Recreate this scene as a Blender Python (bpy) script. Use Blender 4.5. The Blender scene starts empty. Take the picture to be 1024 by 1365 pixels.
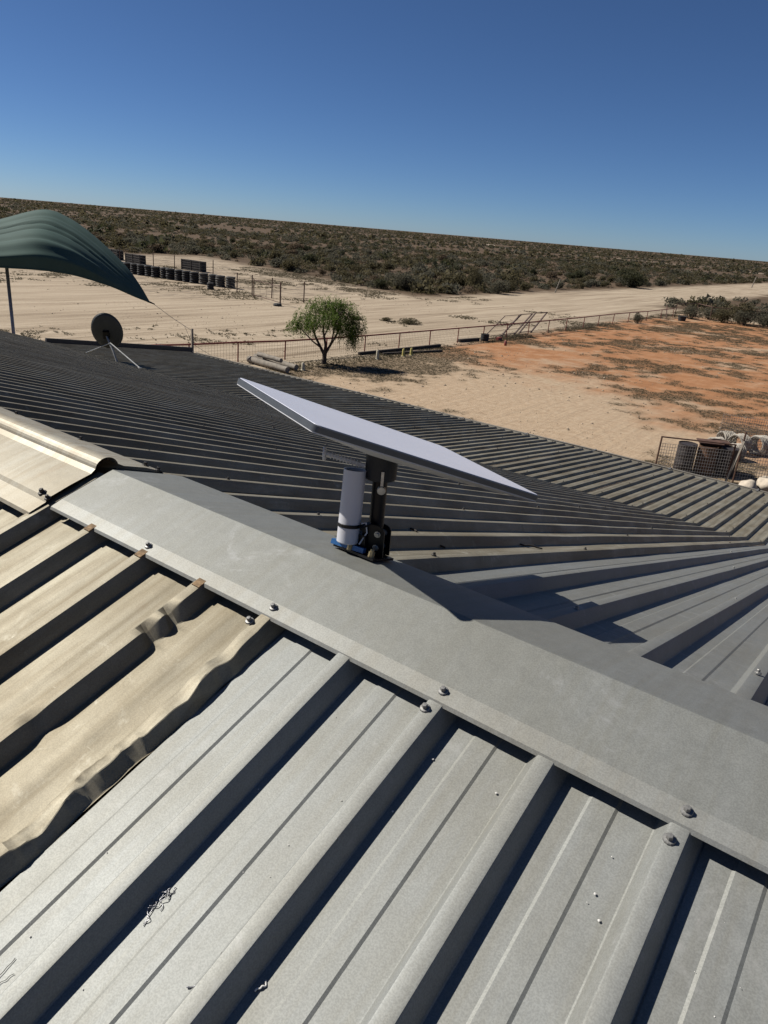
import bpy, bmesh, math, random
import numpy as np
from mathutils import Vector, Matrix, Quaternion

R = math.radians
rng = np.random.default_rng(7)
random.seed(7)
S = bpy.context.scene
COL = S.collection

# ------------------------------------------------------------------ camera, sky, sun, exposure
H = 6.5                                             # eye height above the ground, metres
cam_d = bpy.data.cameras.new("camera")
cam_d.sensor_fit = 'HORIZONTAL'
cam_d.sensor_width = 36.0
cam_d.lens = 36.0 * 947.0 / 1024.0
cam_d.clip_start = 0.05
cam_d.clip_end = 20000.0
cam = bpy.data.objects.new("camera", cam_d)
COL.objects.link(cam)
c_right = Vector((0.7974294, 0.59837858, 0.07777808))
c_up = Vector((-0.2800363, 0.25281446, 0.92610179))
c_back = Vector((0.53449605, -0.76028148, 0.3691694))
cam.matrix_world = Matrix(((c_right.x, c_up.x, c_back.x, 0.0),
                           (c_right.y, c_up.y, c_back.y, 0.0),
                           (c_right.z, c_up.z, c_back.z, H),
                           (0, 0, 0, 1)))
S.camera = cam

SUN_TRAVEL = Vector((0.672, 0.226, -0.705)).normalized()
SUN_FROM = -SUN_TRAVEL
world = bpy.data.worlds.new("World")
S.world = world
world.use_nodes = True
wn = world.node_tree.nodes
wl = world.node_tree.links
wn.clear()
w_out = wn.new("ShaderNodeOutputWorld")
w_bg = wn.new("ShaderNodeBackground")
w_sky = wn.new("ShaderNodeTexSky")
w_sky.sky_type = 'NISHITA'
w_sky.sun_disc = False
w_sky.sun_elevation = math.asin(SUN_FROM.z)
w_sky.sun_rotation = math.atan2(SUN_FROM.x, SUN_FROM.y)
w_sky.altitude = 2500.0
w_sky.air_density = 0.8
w_sky.dust_density = 0.9
w_sky.ozone_density = 10.0
w_bg.inputs["Strength"].default_value = 0.05
wl.new(w_sky.outputs[0], w_bg.inputs[0])
wl.new(w_bg.outputs[0], w_out.inputs[0])

sun_d = bpy.data.lights.new("sun", 'SUN')
sun_d.energy = 5.0
sun_d.angle = R(0.53)
sun_d.color = (1.0, 0.955, 0.88)
sun = bpy.data.objects.new("sun", sun_d)
COL.objects.link(sun)
sun.rotation_euler = SUN_TRAVEL.to_track_quat('-Z', 'Y').to_euler()
sun.location = (-20, -10, 40)

S.view_settings.view_transform = 'Standard'
S.view_settings.look = 'None'
S.view_settings.exposure = 0.5
S.view_settings.gamma = 1.0
S.view_settings.use_curve_mapping = False
S.cycles.use_denoising = True
S.cycles.max_bounces = 6

# ------------------------------------------------------------------ helpers
def new_mesh(name, verts, faces, smooth=False):
    me = bpy.data.meshes.new(name)
    me.from_pydata([tuple(v) for v in verts], [], faces)
    me.update()
    if smooth:
        me.polygons.foreach_set("use_smooth", [True] * len(me.polygons))
    return me

def big_mesh(name, V, F, smooth=False):
    """numpy verts (n,3), faces (m,k) of one size k"""
    me = bpy.data.meshes.new(name)
    V = np.ascontiguousarray(V, dtype=np.float32)
    F = np.ascontiguousarray(F, dtype=np.int32)
    m, k = F.shape
    me.vertices.add(len(V)); me.vertices.foreach_set("co", V.ravel())
    me.loops.add(m * k); me.loops.foreach_set("vertex_index", F.ravel())
    me.polygons.add(m)
    me.polygons.foreach_set("loop_start", np.arange(0, m * k, k, dtype=np.int32))
    me.update(calc_edges=True)
    if smooth:
        me.polygons.foreach_set("use_smooth", np.ones(m, dtype=bool))
    return me

def root_of(o):
    while o.parent is not None:
        o = o.parent
    return o

def put(name, me, mat=None, parent=None, world=True):
    """link a mesh; with world=True its vertices are world coordinates and are moved to the parent's frame"""
    if mat is not None and not me.materials:
        me.materials.append(mat)
    o = bpy.data.objects.new(name, me)
    COL.objects.link(o)
    if parent is not None:
        o.parent = parent
        if world:
            r = root_of(parent)
            me.transform(Matrix.Translation(-r.location))
    return o

def put_shared(name, me, loc, parent, rot=None, scale=None):
    """an instance with shared mesh data at world location loc under parent"""
    o = bpy.data.objects.new(name, me)
    COL.objects.link(o)
    p = Vector(loc)
    if parent is not None:
        o.parent = parent
        p = p - root_of(parent).location
    o.location = p
    if rot is not None:
        o.rotation_mode = 'QUATERNION'
        o.rotation_quaternion = rot
    if scale is not None:
        o.scale = scale
    return o

def thing(name, label, cat, loc=(0, 0, 0), group=None):
    o = bpy.data.objects.new(name, None)
    o.empty_display_size = 0.2
    COL.objects.link(o)
    o.location = loc
    return tag(o, label, cat, group)

def tag(o, label=None, cat=None, group=None, kind=None):
    if label: o["label"] = label
    if cat: o["category"] = cat
    if group: o["group"] = group
    if kind: o["kind"] = kind
    return o

class MB:
    """collects verts and faces"""
    def __init__(s): s.v = []; s.f = []
    def add(s, verts, faces):
        n = len(s.v); s.v += [tuple(v) for v in verts]; s.f += [tuple(i + n for i in fc) for fc in faces]
        return s
    def box(s, c, d, ax=None):
        """centre c, full sizes d, optional 3 axes"""
        c = Vector(c); ax = ax or (Vector((1, 0, 0)), Vector((0, 1, 0)), Vector((0, 0, 1)))
        vs = []
        for i in (-.5, .5):
            for j in (-.5, .5):
                for k in (-.5, .5):
                    vs.append(c + ax[0] * d[0] * i + ax[1] * d[1] * j + ax[2] * d[2] * k)
        return s.add(vs, [(0, 1, 3, 2), (4, 6, 7, 5), (0, 4, 5, 1), (2, 3, 7, 6), (0, 2, 6, 4), (1, 5, 7, 3)])
    def bar(s, a, b, w, h=None, up=Vector((0, 0, 1))):
        a = Vector(a); b = Vector(b); h = h or w
        d = (b - a); L = d.length; d.normalize()
        if abs(d.dot(up)) > .98: up = Vector((1, 0, 0))
        x = d.cross(up).normalized(); y = x.cross(d)
        return s.box((a + b) / 2, (L, w, h), (d, x, y))
    def tube(s, a, b, r0, r1=None, n=10, caps=True):
        a = Vector(a); b = Vector(b); r1 = r0 if r1 is None else r1
        d = (b - a).normalized(); up = Vector((0, 0, 1)) if abs(d.z) < .95 else Vector((1, 0, 0))
        x = d.cross(up).normalized(); y = d.cross(x)
        vs = []
        for p, r in ((a, r0), (b, r1)):
            for i in range(n):
                t = 2 * math.pi * i / n
                vs.append(p + x * math.cos(t) * r + y * math.sin(t) * r)
        fs = [(i, (i + 1) % n, n + (i + 1) % n, n + i) for i in range(n)]
        if caps: fs += [tuple(range(n))[::-1], tuple(range(n, 2 * n))]
        return s.add(vs, fs)
    def path(s, pts, radii, n=7):
        pts = [Vector(p) for p in pts]
        m = len(pts)
        if not hasattr(radii, '__len__'): radii = [radii] * m
        vs = []
        ref = Vector((0.3, 0.2, 1)).normalized()
        for i, p in enumerate(pts):
            d = (pts[min(i + 1, m - 1)] - pts[max(i - 1, 0)]).normalized()
            x = d.cross(ref)
            if x.length < .05: x = d.cross(Vector((1, 0, 0)))
            x.normalize(); y = d.cross(x)
            for k in range(n):
                t = 2 * math.pi * k / n
                vs.append(p + (x * math.cos(t) + y * math.sin(t)) * radii[i])
        fs = []
        for i in range(m - 1):
            for k in range(n):
                fs.append((i * n + k, i * n + (k + 1) % n, (i + 1) * n + (k + 1) % n, (i + 1) * n + k))
        fs += [tuple(range(n))[::-1], tuple(range((m - 1) * n, m * n))]
        return s.add(vs, fs)
    def lathe(s, prof, c, ax=Vector((0, 0, 1)), n=16):
        """profile of (r, h) about axis ax through c"""
        ax = Vector(ax).normalized(); c = Vector(c)
        up = Vector((0, 0, 1)) if abs(ax.z) < .95 else Vector((1, 0, 0))
        x = ax.cross(up).normalized(); y = ax.cross(x)
        vs = []
        for r, h in prof:
            for k in range(n):
                t = 2 * math.pi * k / n
                vs.append(c + ax * h + (x * math.cos(t) + y * math.sin(t)) * r)
        fs = []
        for i in range(len(prof) - 1):
            for k in range(n):
                fs.append((i * n + k, i * n + (k + 1) % n, (i + 1) * n + (k + 1) % n, (i + 1) * n + k))
        return s.add(vs, fs)
    def mesh(s, name, smooth=False, mat=None):
        me = new_mesh(name, s.v, s.f, smooth)
        bm = bmesh.new(); bm.from_mesh(me)
        bmesh.ops.recalc_face_normals(bm, faces=bm.faces)
        bm.to_mesh(me); bm.free()
        if mat: me.materials.append(mat)
        return me
    def build(s, name, mat, parent=None, smooth=False):
        return put(name, s.mesh(name, smooth), mat, parent)

def smooth_by_angle(o, deg=40):
    me = o.data
    me.polygons.foreach_set("use_smooth", [True] * len(me.polygons))
    try:
        me.set_sharp_from_angle(angle=R(deg))
    except Exception:
        pass

def bevel_mod(o, w=.003, seg=2):
    m = o.modifiers.new("bevel", 'BEVEL'); m.width = w; m.segments = seg; m.limit_method = 'ANGLE'
    return o

# ------------------------------------------------------------------ materials
class NT:
    def __init__(s, name):
        s.m = bpy.data.materials.new(name); s.m.use_nodes = True
        s.t = s.m.node_tree; s.n = s.t.nodes; s.l = s.t.links
        s.b = s.n["Principled BSDF"]
        s.co = s.n.new("ShaderNodeTexCoord")
    def k(s, typ, **kw):
        nd = s.n.new("ShaderNode" + typ)
        for a, v in kw.items(): setattr(nd, a, v)
        return nd
    def set(s, sock, v):
        if isinstance(v, (int, float)): sock.default_value = v
        elif isinstance(v, (tuple, list)): sock.default_value = (*v, 1.0)[:4] if len(sock.default_value) == 4 else v
        else: s.l.new(v, sock)
    def noise(s, scale, detail=4, rough=.55, vec=None, stretch=None, dist=0.0):
        nd = s.k("TexNoise"); nd.inputs["Scale"].default_value = scale
        nd.inputs["Detail"].default_value = detail; nd.inputs["Roughness"].default_value = rough
        nd.inputs["Distortion"].default_value = dist
        v = vec or s.co.outputs["Object"]
        if stretch:
            mp = s.k("Mapping"); mp.inputs["Scale"].default_value = stretch
            s.l.new(v, mp.inputs["Vector"]); v = mp.outputs[0]
        s.l.new(v, nd.inputs["Vector"])
        return nd.outputs["Fac"]
    def ramp(s, fac, *stops):
        nd = s.k("ValToRGB"); e = nd.color_ramp.elements
        while len(e) < len(stops): e.new(0.5)
        for el, (p, c) in zip(e, stops):
            el.position = p; el.color = (c, c, c, 1) if isinstance(c, (int, float)) else (*c, 1)
        s.l.new(fac, nd.inputs[0])
        return nd.outputs[0]
    def mix(s, fac, a, b, mode='MIX'):
        nd = s.k("Mix"); nd.data_type = 'RGBA'; nd.blend_type = mode
        s.set(nd.inputs[0], fac); s.set(nd.inputs[6], a); s.set(nd.inputs[7], b)
        return nd.outputs[2]
    def math(s, op, a, b=0.0, clamp=False):
        nd = s.k("Math"); nd.operation = op; nd.use_clamp = clamp
        s.set(nd.inputs[0], a); s.set(nd.inputs[1], b)
        return nd.outputs[0]
    def sstep(s, v, lo, hi):
        nd = s.k("MapRange"); nd.interpolation_type = 'SMOOTHSTEP'
        s.set(nd.inputs[0], v); nd.inputs[1].default_value = lo; nd.inputs[2].default_value = hi
        nd.inputs[3].default_value = 0.0; nd.inputs[4].default_value = 1.0
        return nd.outputs[0]
    def bump(s, h, strength=.3, dist=.01):
        nd = s.k("Bump"); nd.inputs["Strength"].default_value = strength; nd.inputs["Distance"].default_value = dist
        s.l.new(h, nd.inputs["Height"]); s.l.new(nd.outputs[0], s.b.inputs["Normal"])
    def out(s, col=None, rough=.6, metal=0.0, spec=.5):
        if col is not None: s.set(s.b.inputs["Base Color"], s.mix(1.0, col, (.70, .70, .70), 'MULTIPLY'))
        s.set(s.b.inputs["Roughness"], rough); s.set(s.b.inputs["Metallic"], metal)
        s.set(s.b.inputs["Specular IOR Level"], spec)
        return s.m

def plain(name, col, rough=.6, metal=0.0, var=.25, scale=8.0, bump=0.0, spec=.5):
    t = NT(name)
    n = t.noise(scale, 5)
    lo = tuple(c * (1 - var) for c in col); hi = tuple(min(1, c * (1 + var)) for c in col)
    c = t.ramp(n, (.3, lo), (.7, hi))
    if bump: t.bump(t.noise(scale * 6, 3), bump, .01)
    return t.out(c, rough, metal, spec)

def sheet_metal(name, base, dirt, dirt_amt, rough, metal, grain=.10, rust=None, scuff=None):
    t = NT(name)
    big = t.noise(2.2, 5, .6)
    streak = t.noise(7.0, 5, .65, stretch=(5.0, .30, .30))
    fine = t.noise(420.0, 2, .6)
    mid = t.noise(38.0, 4, .65)
    c = t.mix(t.math('MULTIPLY', t.ramp(big, (.38, 0.0), (.68, 1.0)), dirt_amt), base, dirt)
    c = t.mix(t.math('MULTIPLY', t.ramp(streak, (.42, 0.0), (.66, 1.0)), dirt_amt * .95), c, dirt)
    c = t.mix(.30, c, t.ramp(mid, (.3, .78), (.7, 1.12)), 'MULTIPLY')
    oi = t.k("ObjectInfo")
    c = t.mix(1.0, c, t.ramp(oi.outputs["Random"], (0.0, .90), (1.0, 1.06)), 'MULTIPLY')
    c = t.mix(grain * 3.4, c, t.ramp(fine, (.38, .66), (.62, 1.26)), 'MULTIPLY')
    if rust:
        r = t.noise(5.5, 6, .7, stretch=(1.6, .6, 1))
        c = t.mix(t.ramp(r, (.60, 0.0), (.76, .6)), c, rust)
    if scuff:
        sc = t.math('MULTIPLY', t.ramp(t.noise(6.0, 6, .75, dist=1.2), (.56, 0.0), (.70, 1.0)), t.ramp(t.noise(45.0, 5, .7), (.40, 0.0), (.66, 1.0)))
        sl = t.ramp(t.noise(16.0, 3, .6, stretch=(1.0, 7.0, 7.0), dist=.6), (.70, 0.0), (.76, .5))
        c = t.mix(t.math('MAXIMUM', sc, sl), c, scuff)
    rr = t.math('ADD', t.math('MULTIPLY', t.math('ADD', mid, big), .12), rough - .12)
    t.bump(t.math('ADD', t.math('MULTIPLY', fine, .12), t.math('ADD', t.math('MULTIPLY', mid, .4), t.math('MULTIPLY', t.noise(9.0, 3, .5), 2.5))), .10, .004)
    return t.out(c, rr, metal, .45)

M = {}
M['roof_new'] = sheet_metal('roof_new_zinc', (.328, .337, .320), (.272, .264, .225), .60, .66, .52, scuff=(.42, .42, .40))
M['roof_old'] = sheet_metal('roof_old_zinc', (.390, .358, .275), (.235, .198, .132), 1.0, .64, .50, rust=(.20, .125, .065), scuff=(.50, .475, .39))
M['cap_new'] = sheet_metal('cap_new_zinc', (.285, .292, .272), (.250, .248, .216), .7, .62, .45, scuff=(.38, .385, .37))
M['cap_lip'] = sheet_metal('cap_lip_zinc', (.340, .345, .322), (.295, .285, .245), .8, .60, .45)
M['cap_old'] = sheet_metal('cap_old_zinc', (.45, .415, .325), (.34, .285, .19), .9, .55, .25, rust=(.30, .19, .10), scuff=(.50, .47, .40))
M['gutter'] = sheet_metal('gutter_paint', (.33, .31, .27), (.25, .2, .15), .5, .55, .2)
M['fascia_and_shade'] = plain('fascia_and_shade', (.022, .024, .032), .6)  # barge colour, also used for the shade strip under the ridge cap
M['screw'] = plain('screw_zinc', (.27, .265, .25), .45, .4, .12, 300)
M['screw_dark'] = plain('screw_dark', (.05, .045, .04), .6, .3, .3, 300)
M['foam'] = plain('foam_brown', (.27, .175, .09), .9, 0, .6, 90, .4)
M['brick'] = plain('brick_wall', (.36, .22, .15), .85, 0, .3, 4, .3)
M['timber_post'] = plain('timber_post', (.25, .2, .15), .8, 0, .3, 6)

# ------------------------------------------------------------------ ground
def ground_material():
    t = NT('ground_soil')
    P = t.co.outputs["Object"]
    sep = t.k("SeparateXYZ"); t.l.new(P, sep.inputs[0])
    X, Y = sep.outputs[0], sep.outputs[1]
    wob = t.math('SUBTRACT', t.noise(.09, 4, .6), .5)
    wob2 = t.math('SUBTRACT', t.noise(.45, 5, .6), .5)
    fine = t.noise(3.0, 6, .7)
    grit = t.noise(22.0, 4, .7)
    # yard sand, tan
    sand = t.ramp(fine, (.28, (.40, .285, .185)), (.5, (.49, .365, .245)), (.75, (.56, .44, .31)))
    # red earth
    red = t.ramp(t.noise(.8, 6, .65), (.3, (.33, .155, .072)), (.52, (.43, .215, .105)), (.74, (.51, .33, .205)))
    # pale track sand with streaks along the track
    streak = t.noise(.9, 6, .65, stretch=(1.0, .06, 1.0), dist=.4)
    streak2 = t.noise(3.4, 4, .6, stretch=(1.0, .035, 1.0), dist=.2)
    st = t.math('ADD', t.math('MULTIPLY', streak, .6), t.math('MULTIPLY', streak2, .4))
    pale = t.ramp(st, (.36, (.27, .205, .14)), (.46, (.415, .33, .235)), (.60, (.55, .45, .33)))
    # scrub soil, brown red
    scrub = t.ramp(t.noise(.05, 7, .7), (.3, (.098, .070, .046)), (.5, (.128, .089, .057)), (.7, (.165, .113, .074)))
    # masks
    yard = t.sstep(t.math('ADD', X, t.math('MULTIPLY', wob2, 2.2)), -24.6, -22.6)
    yard = t.math('MULTIPLY', yard, t.math('SUBTRACT', 1.0, t.sstep(t.math('ADD', Y, t.math('MULTIPLY', wob, 14)), 84, 94)))
    yr = t.math('ADD', Y, t.math('MULTIPLY', t.math('MAXIMUM', t.math('ADD', X, 13.0), 0.0), .9))
    isred = t.sstep(t.math('ADD', t.math('ADD', yr, t.math('MULTIPLY', wob, 16)), t.math('MULTIPLY', wob2, 9)), 33.0, 40.0)
    patch = t.math('MULTIPLY', t.sstep(t.noise(.16, 4, .6), .52, .66), .75)
    isred = t.math('MULTIPLY', isred, t.math('SUBTRACT', 1.0, patch))
    yardc = t.mix(isred, sand, red)
    at = t.k("Attribute"); at.attribute_name = 'litter'
    lit = t.math('MULTIPLY', at.outputs["Fac"], t.ramp(t.noise(5.0, 6, .75), (.36, .25), (.58, 1.0)))
    yardc = t.mix(t.math('MULTIPLY', lit, .85), yardc, (.115, .085, .052))
    # edge of the scrub: beyond the track
    a = t.sstep(t.math('SUBTRACT', t.math('MULTIPLY', wob2, 5.0), X), 41.5, 46.0)
    yy = t.math('ADD', Y, t.math('MULTIPLY', t.math('ADD', X, 50.0), .30))
    b = t.sstep(t.math('ADD', yy, t.math('MULTIPLY', wob2, 6)), 64.0, 70.0)
    isscrub = t.math('MULTIPLY', a, b)
    far = t.sstep(t.math('ADD', X, t.math('MULTIPLY', wob, 10)), -30.0, -26.0)
    far = t.math('MULTIPLY', far, t.sstep(Y, 92.0, 100.0))
    lft = t.sstep(t.math('MULTIPLY', X, -1.0), 92.0, 104.0)
    isscrub = t.math('MAXIMUM', t.math('MAXIMUM', isscrub, far), lft)
    # ground between tyre stacks and the track: trampled
    tr = t.math('MULTIPLY', t.sstep(t.math('SUBTRACT', t.math('MULTIPLY', wob2, 6), X), 46, 50), t.sstep(Y, 35, 40))
    tr = t.math('MULTIPLY', tr, t.sstep(t.noise(.8, 5, .65, stretch=(1, .5, 1)), .46, .6))
    pale = t.mix(t.math('MULTIPLY', tr, .65), pale, (.19, .15, .11))
    c = t.mix(yard, pale, yardc)
    c = t.mix(isscrub, c, scrub)
    c = t.mix(.55, c, t.ramp(grit, (.3, .72), (.7, 1.18)), 'MULTIPLY')
    hgt = t.math('ADD', t.math('MULTIPLY', st, .9), t.math('MULTIPLY', fine, .5))
    t.bump(hgt, .55, .18)
    return t.out(c, .95, 0, .1)
M['ground'] = ground_material()

def make_ground():
    xs = [-9000, -3000, -1200, -600, -300, -200] + list(np.arange(-120, 61, 4.0)) + [120, 300, 900, 3000, 9000]
    ys = [-6000, -1500, -400, -120] + list(np.arange(-40, 141, 4.0)) + [180, 260, 400, 700, 1500, 4000, 12000]
    V = []; F = []
    for y in ys:
        for x in xs:
            V.append((x, y, 0.0))
    n = len(xs)
    for j in range(len(ys) - 1):
        for i in range(n - 1):
            F.append((j * n + i, j * n + i + 1, (j + 1) * n + i + 1, (j + 1) * n + i))
    o = put('ground', new_mesh('ground', V, F), M['ground'])
    tag(o, kind='structure')
make_ground()

def val_noise(x, y, sc, seed):
    r = np.random.default_rng(seed).uniform(0, 1, (256, 256))
    u, v = x * sc + 500, y * sc + 500
    i, j = np.floor(u).astype(int), np.floor(v).astype(int); f, g_ = u - i, v - j
    f = f * f * (3 - 2 * f); g_ = g_ * g_ * (3 - 2 * g_)
    a = r[i % 256, j % 256]; b = r[(i + 1) % 256, j % 256]; c = r[i % 256, (j + 1) % 256]; d = r[(i + 1) % 256, (j + 1) % 256]
    return (a * (1 - f) + b * f) * (1 - g_) + (c * (1 - f) + d * f) * g_
def grass_density(x, y):
    """where dry grass grows and drops its litter in the yard"""
    n1 = .40 * val_noise(x, y, .22, 1) + .30 * val_noise(x, y, .62, 2) + .30 * val_noise(x, y, 1.7, 3)
    edge = np.exp(-np.abs(x + 23.2) / 1.5) * .20
    nearf = np.exp(-((x + 21) / 3.2) ** 2 - ((y - 32) / 8) ** 2) * .20
    band = np.exp(-((y - 78) / 7) ** 2) * .10 - .025 * np.clip((y - 36) / 5, 0, 1)
    nearpen = np.exp(-((x + 3) / 4) ** 2 - ((y - 30) / 6) ** 2) * .10 + np.exp(-((x + 9) / 4) ** 2 - ((y - 33) / 4) ** 2) * .05
    bare = np.exp(-((x + 15) / 5) ** 2 - ((y - 28) / 4) ** 2) * .16 + np.exp(-((x + 19.5) / 2.5) ** 2 - ((y - 42) / 3) ** 2) * .22
    return n1 + edge + nearf + band + nearpen - bare
def make_yard():
    xs = np.arange(-24.6, 6.01, .2); ys = np.arange(13.8, 92.1, .25)
    X_, Y_ = np.meshgrid(xs, ys)
    V = np.stack([X_, Y_, np.full_like(X_, .004)], -1).reshape(-1, 3)
    n = len(xs); j, i = np.meshgrid(np.arange(len(ys) - 1), np.arange(n - 1), indexing='ij')
    F = np.stack([j * n + i, j * n + i + 1, (j + 1) * n + i + 1, (j + 1) * n + i], -1).reshape(-1, 4)
    me = big_mesh('yard_ground', V, F)
    a = me.attributes.new('litter', 'FLOAT', 'POINT')
    a.data.foreach_set('value', np.clip((grass_density(V[:, 0], V[:, 1]) - .475) / .14, 0, 1).astype(np.float32))
    tag(put('yard_ground', me, M['ground']), kind='structure')
make_yard()

M['road_sand'] = plain('far_road_sand', (.36, .28, .20), .95, 0, .25, .3)
def strip(name, pts, w, z, mat):
    V = []; F = []
    for i, p in enumerate(pts):
        a = Vector(pts[max(i - 1, 0)]); b = Vector(pts[min(i + 1, len(pts) - 1)])
        d = (b - a).normalized(); nrm = Vector((-d.y, d.x))
        ww = w * random.uniform(.8, 1.2)
        V += [(p[0] + nrm.x * ww, p[1] + nrm.y * ww, z), (p[0] - nrm.x * ww, p[1] - nrm.y * ww, z)]
    for i in range(len(pts) - 1):
        F.append((2 * i, 2 * i + 1, 2 * i + 3, 2 * i + 2))
    return tag(put(name, new_mesh(name, V, F), mat), kind='structure')
strip('far_dirt_road', [(-420, 760), (-330, 600), (-262, 505), (-225, 520), (-190, 530), (-150, 508), (-110, 475), (-77, 440), (-30, 400)], 5.0, .01, M['road_sand'])

# ------------------------------------------------------------------ the house and its roof
Y_AP, Z_AP = 1.005, H - .634          # ridge apex
T_N, T_F, T_V = .3153, .3067, .132    # slopes: near, far, verandah
Y_LIP, Z_LIP = .852, H - .683
RIB_H = .035
Y_BR, Y_EAVE = 9.05, 13.12
Z_BR = Z_AP - RIB_H - (Y_BR - Y_AP) * T_F
X_LEFT, X_RIGHT = -16.43, 3.8
Y_NEAR = -5.6
def z_near_top(y): return Z_LIP + (y - Y_LIP) * T_N
def z_far_top(y): return Z_AP - (y - Y_AP) * T_F

house = thing('farmhouse', 'long low farmhouse under a ribbed grey metal roof with ridge and wide verandah', 'house', (-6, 4, 0))

C0, PITCH = -.0715, .1905
def rib_centres(xa, xb):
    k0 = math.ceil((xa + .02 - C0) / PITCH); k1 = math.floor((xb + .001 - C0) / PITCH)
    return [C0 + k * PITCH for k in range(k0, k1 + 1)]

def profile(xa, xb, minor=.0026):
    """cross-section (x, h, rib index or -1) of one sheet from xa to xb; its last rib laps over the next sheet"""
    out = [(xa, 0.0, -1)]
    cs = rib_centres(xa, xb)
    first = cs[0] - PITCH
    for q, c in enumerate([first] + cs):
        if q:
            hh = RIB_H
            pts = [(-.0315, 0), (-.0292, .0016), (-.0138, hh - .0020), (-.0122, hh - .0005), (-.0100, hh), (.0096, hh),
                   (.0120, hh - .0005), (.0136, hh - .0022), (.0270, .0016), (.0290, 0)]
            out += [(c + x, h, q) for x, h in pts]
        lim = xb - .0005
        for x, h in ((.0690, 0), (.0735, minor), (.1065, minor), (.1110, 0)):
            if xa + .001 < c + x < lim: out.append((c + x, h, -1))
    if out[-1][0] < xb - .001: out.append((xb, 0.0, -1))
    o2 = [out[0]]
    for p in out[1:]:
        if p[0] > o2[-1][0] + 1e-5: o2.append(p)
    return o2

def vnoise1(t, seed):
    r = np.random.default_rng(seed).uniform(-1, 1, 400)
    i = np.floor(t).astype(int); f = t - i; f = f * f * (3 - 2 * f)
    return r[i % 400] * (1 - f) + r[(i + 1) % 400] * f

def sheet(name, xa, xb, ys, zfun, mat, parent, seed, wav=.0012, dent=None, close_end=None, lift=.0):
    pr = profile(xa, xb, .0013 if xb < -.79 else .0026)
    n = len(pr); V = np.zeros((len(ys), n, 3))
    px = np.array([p[0] for p in pr]); ph = np.array([p[1] for p in pr])
    ys = np.asarray(ys, float)
    for j, y in enumerate(ys):
        w = wav * (vnoise1(np.array([px * 5 + 40]).ravel() , seed) * 0 + vnoise1(np.full(n, y * 2.1 + 50) + px * 2.3 + 60, seed))
        h = ph.copy()
        if close_end is not None:
            k = min(1.0, max(0.0, (close_end - y) / .035)); h = h * k
        x = px.copy()
        if dent: x, h = dent(px, y, h, pr)
        V[j, :, 0] = x; V[j, :, 1] = y; V[j, :, 2] = zfun(y) + h + w + lift
    # the lapping edge rides a millimetre over its neighbour
    V[:, -1, 2] += .0012
    F = []
    for j in range(len(ys) - 1):
        for i in range(n - 1):
            F.append((j * n + i, j * n + i + 1, (j + 1) * n + i + 1, (j + 1) * n + i))
    me = new_mesh(name, V.reshape(-1, 3), F, True)
    me.set_sharp_from_angle(angle=R(24))
    o = put(name, me, mat, parent)
    return o

# dents of the old sheet beside the new ones
def old_dent(px, y, h, pr):
    x = px.copy(); h = h.copy()
    if y < -.6 or y > .9: return x, h
    ridx = np.array([p[2] for p in pr])
    # rib at -0.8335 (last): crumpled for most of its length
    c = -.8335
    m = np.exp(-((px - c) / .036) ** 2)
    amp = np.clip((.84 - y) / .10, 0, 1) * np.clip((y + .6) / .2, 0, 1)
    a1 = vnoise1(np.array([y * 9.0 + 30]), 5)[0]; a2 = vnoise1(np.array([y * 19.0 + 30]), 9)[0]
    a3 = vnoise1(np.array([y * 41.0 + 30]), 12)[0]
    rd = lambda t, sd: 1 - 2 * np.abs(vnoise1(t, sd))                      # ridged noise: sharp folds
    x += m * amp * np.where(px > c, 1.0, .3) * (.006 * a1 + .005 * a2 + .003 * a3 + .0035 * rd(np.array([y * 23 + 80]), 37)[0] - .004)
    crush = np.clip(.30 + .18 * vnoise1(np.array([y * 7.5 + 11]), 21)[0] + .12 * a2, .05, .6)
    top = np.clip(h / .02, 0, 1)
    h = h * (1 - m * amp * crush)
    diag = rd(y * 17 + (px - c) * 26 + 40, 33) * .0034 + rd(y * 37 - (px - c) * 45 + 60, 34) * .0024
    h += top * m * amp * diag
    # flat pan beside it is buckled a little
    pb = np.exp(-((px - (c - .075)) / .045) ** 2)
    h += pb * amp * (.0012 * a1 + .0009 * a2 + .0006 * rd(y * 12 + px * 30 + 70, 35))
    # rib at -1.024: two deep knocks
    c = -1.024
    for yc, wd, dx, cr in ((.755, .012, -.010, .50), (.705, .014, -.011, .55), (.47, .02, -.004, .2)):
        g = math.exp(-((y - yc) / wd) ** 2)
        mm = np.exp(-((px - (c + .014)) / .022) ** 2)
        x += mm * g * dx * 1.2
        h = h * (1 - mm * g * cr)
    c2 = np.exp(-((px - -1.024) / .04) ** 2)
    x += c2 * .0012 * a1
    return x, h

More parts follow.
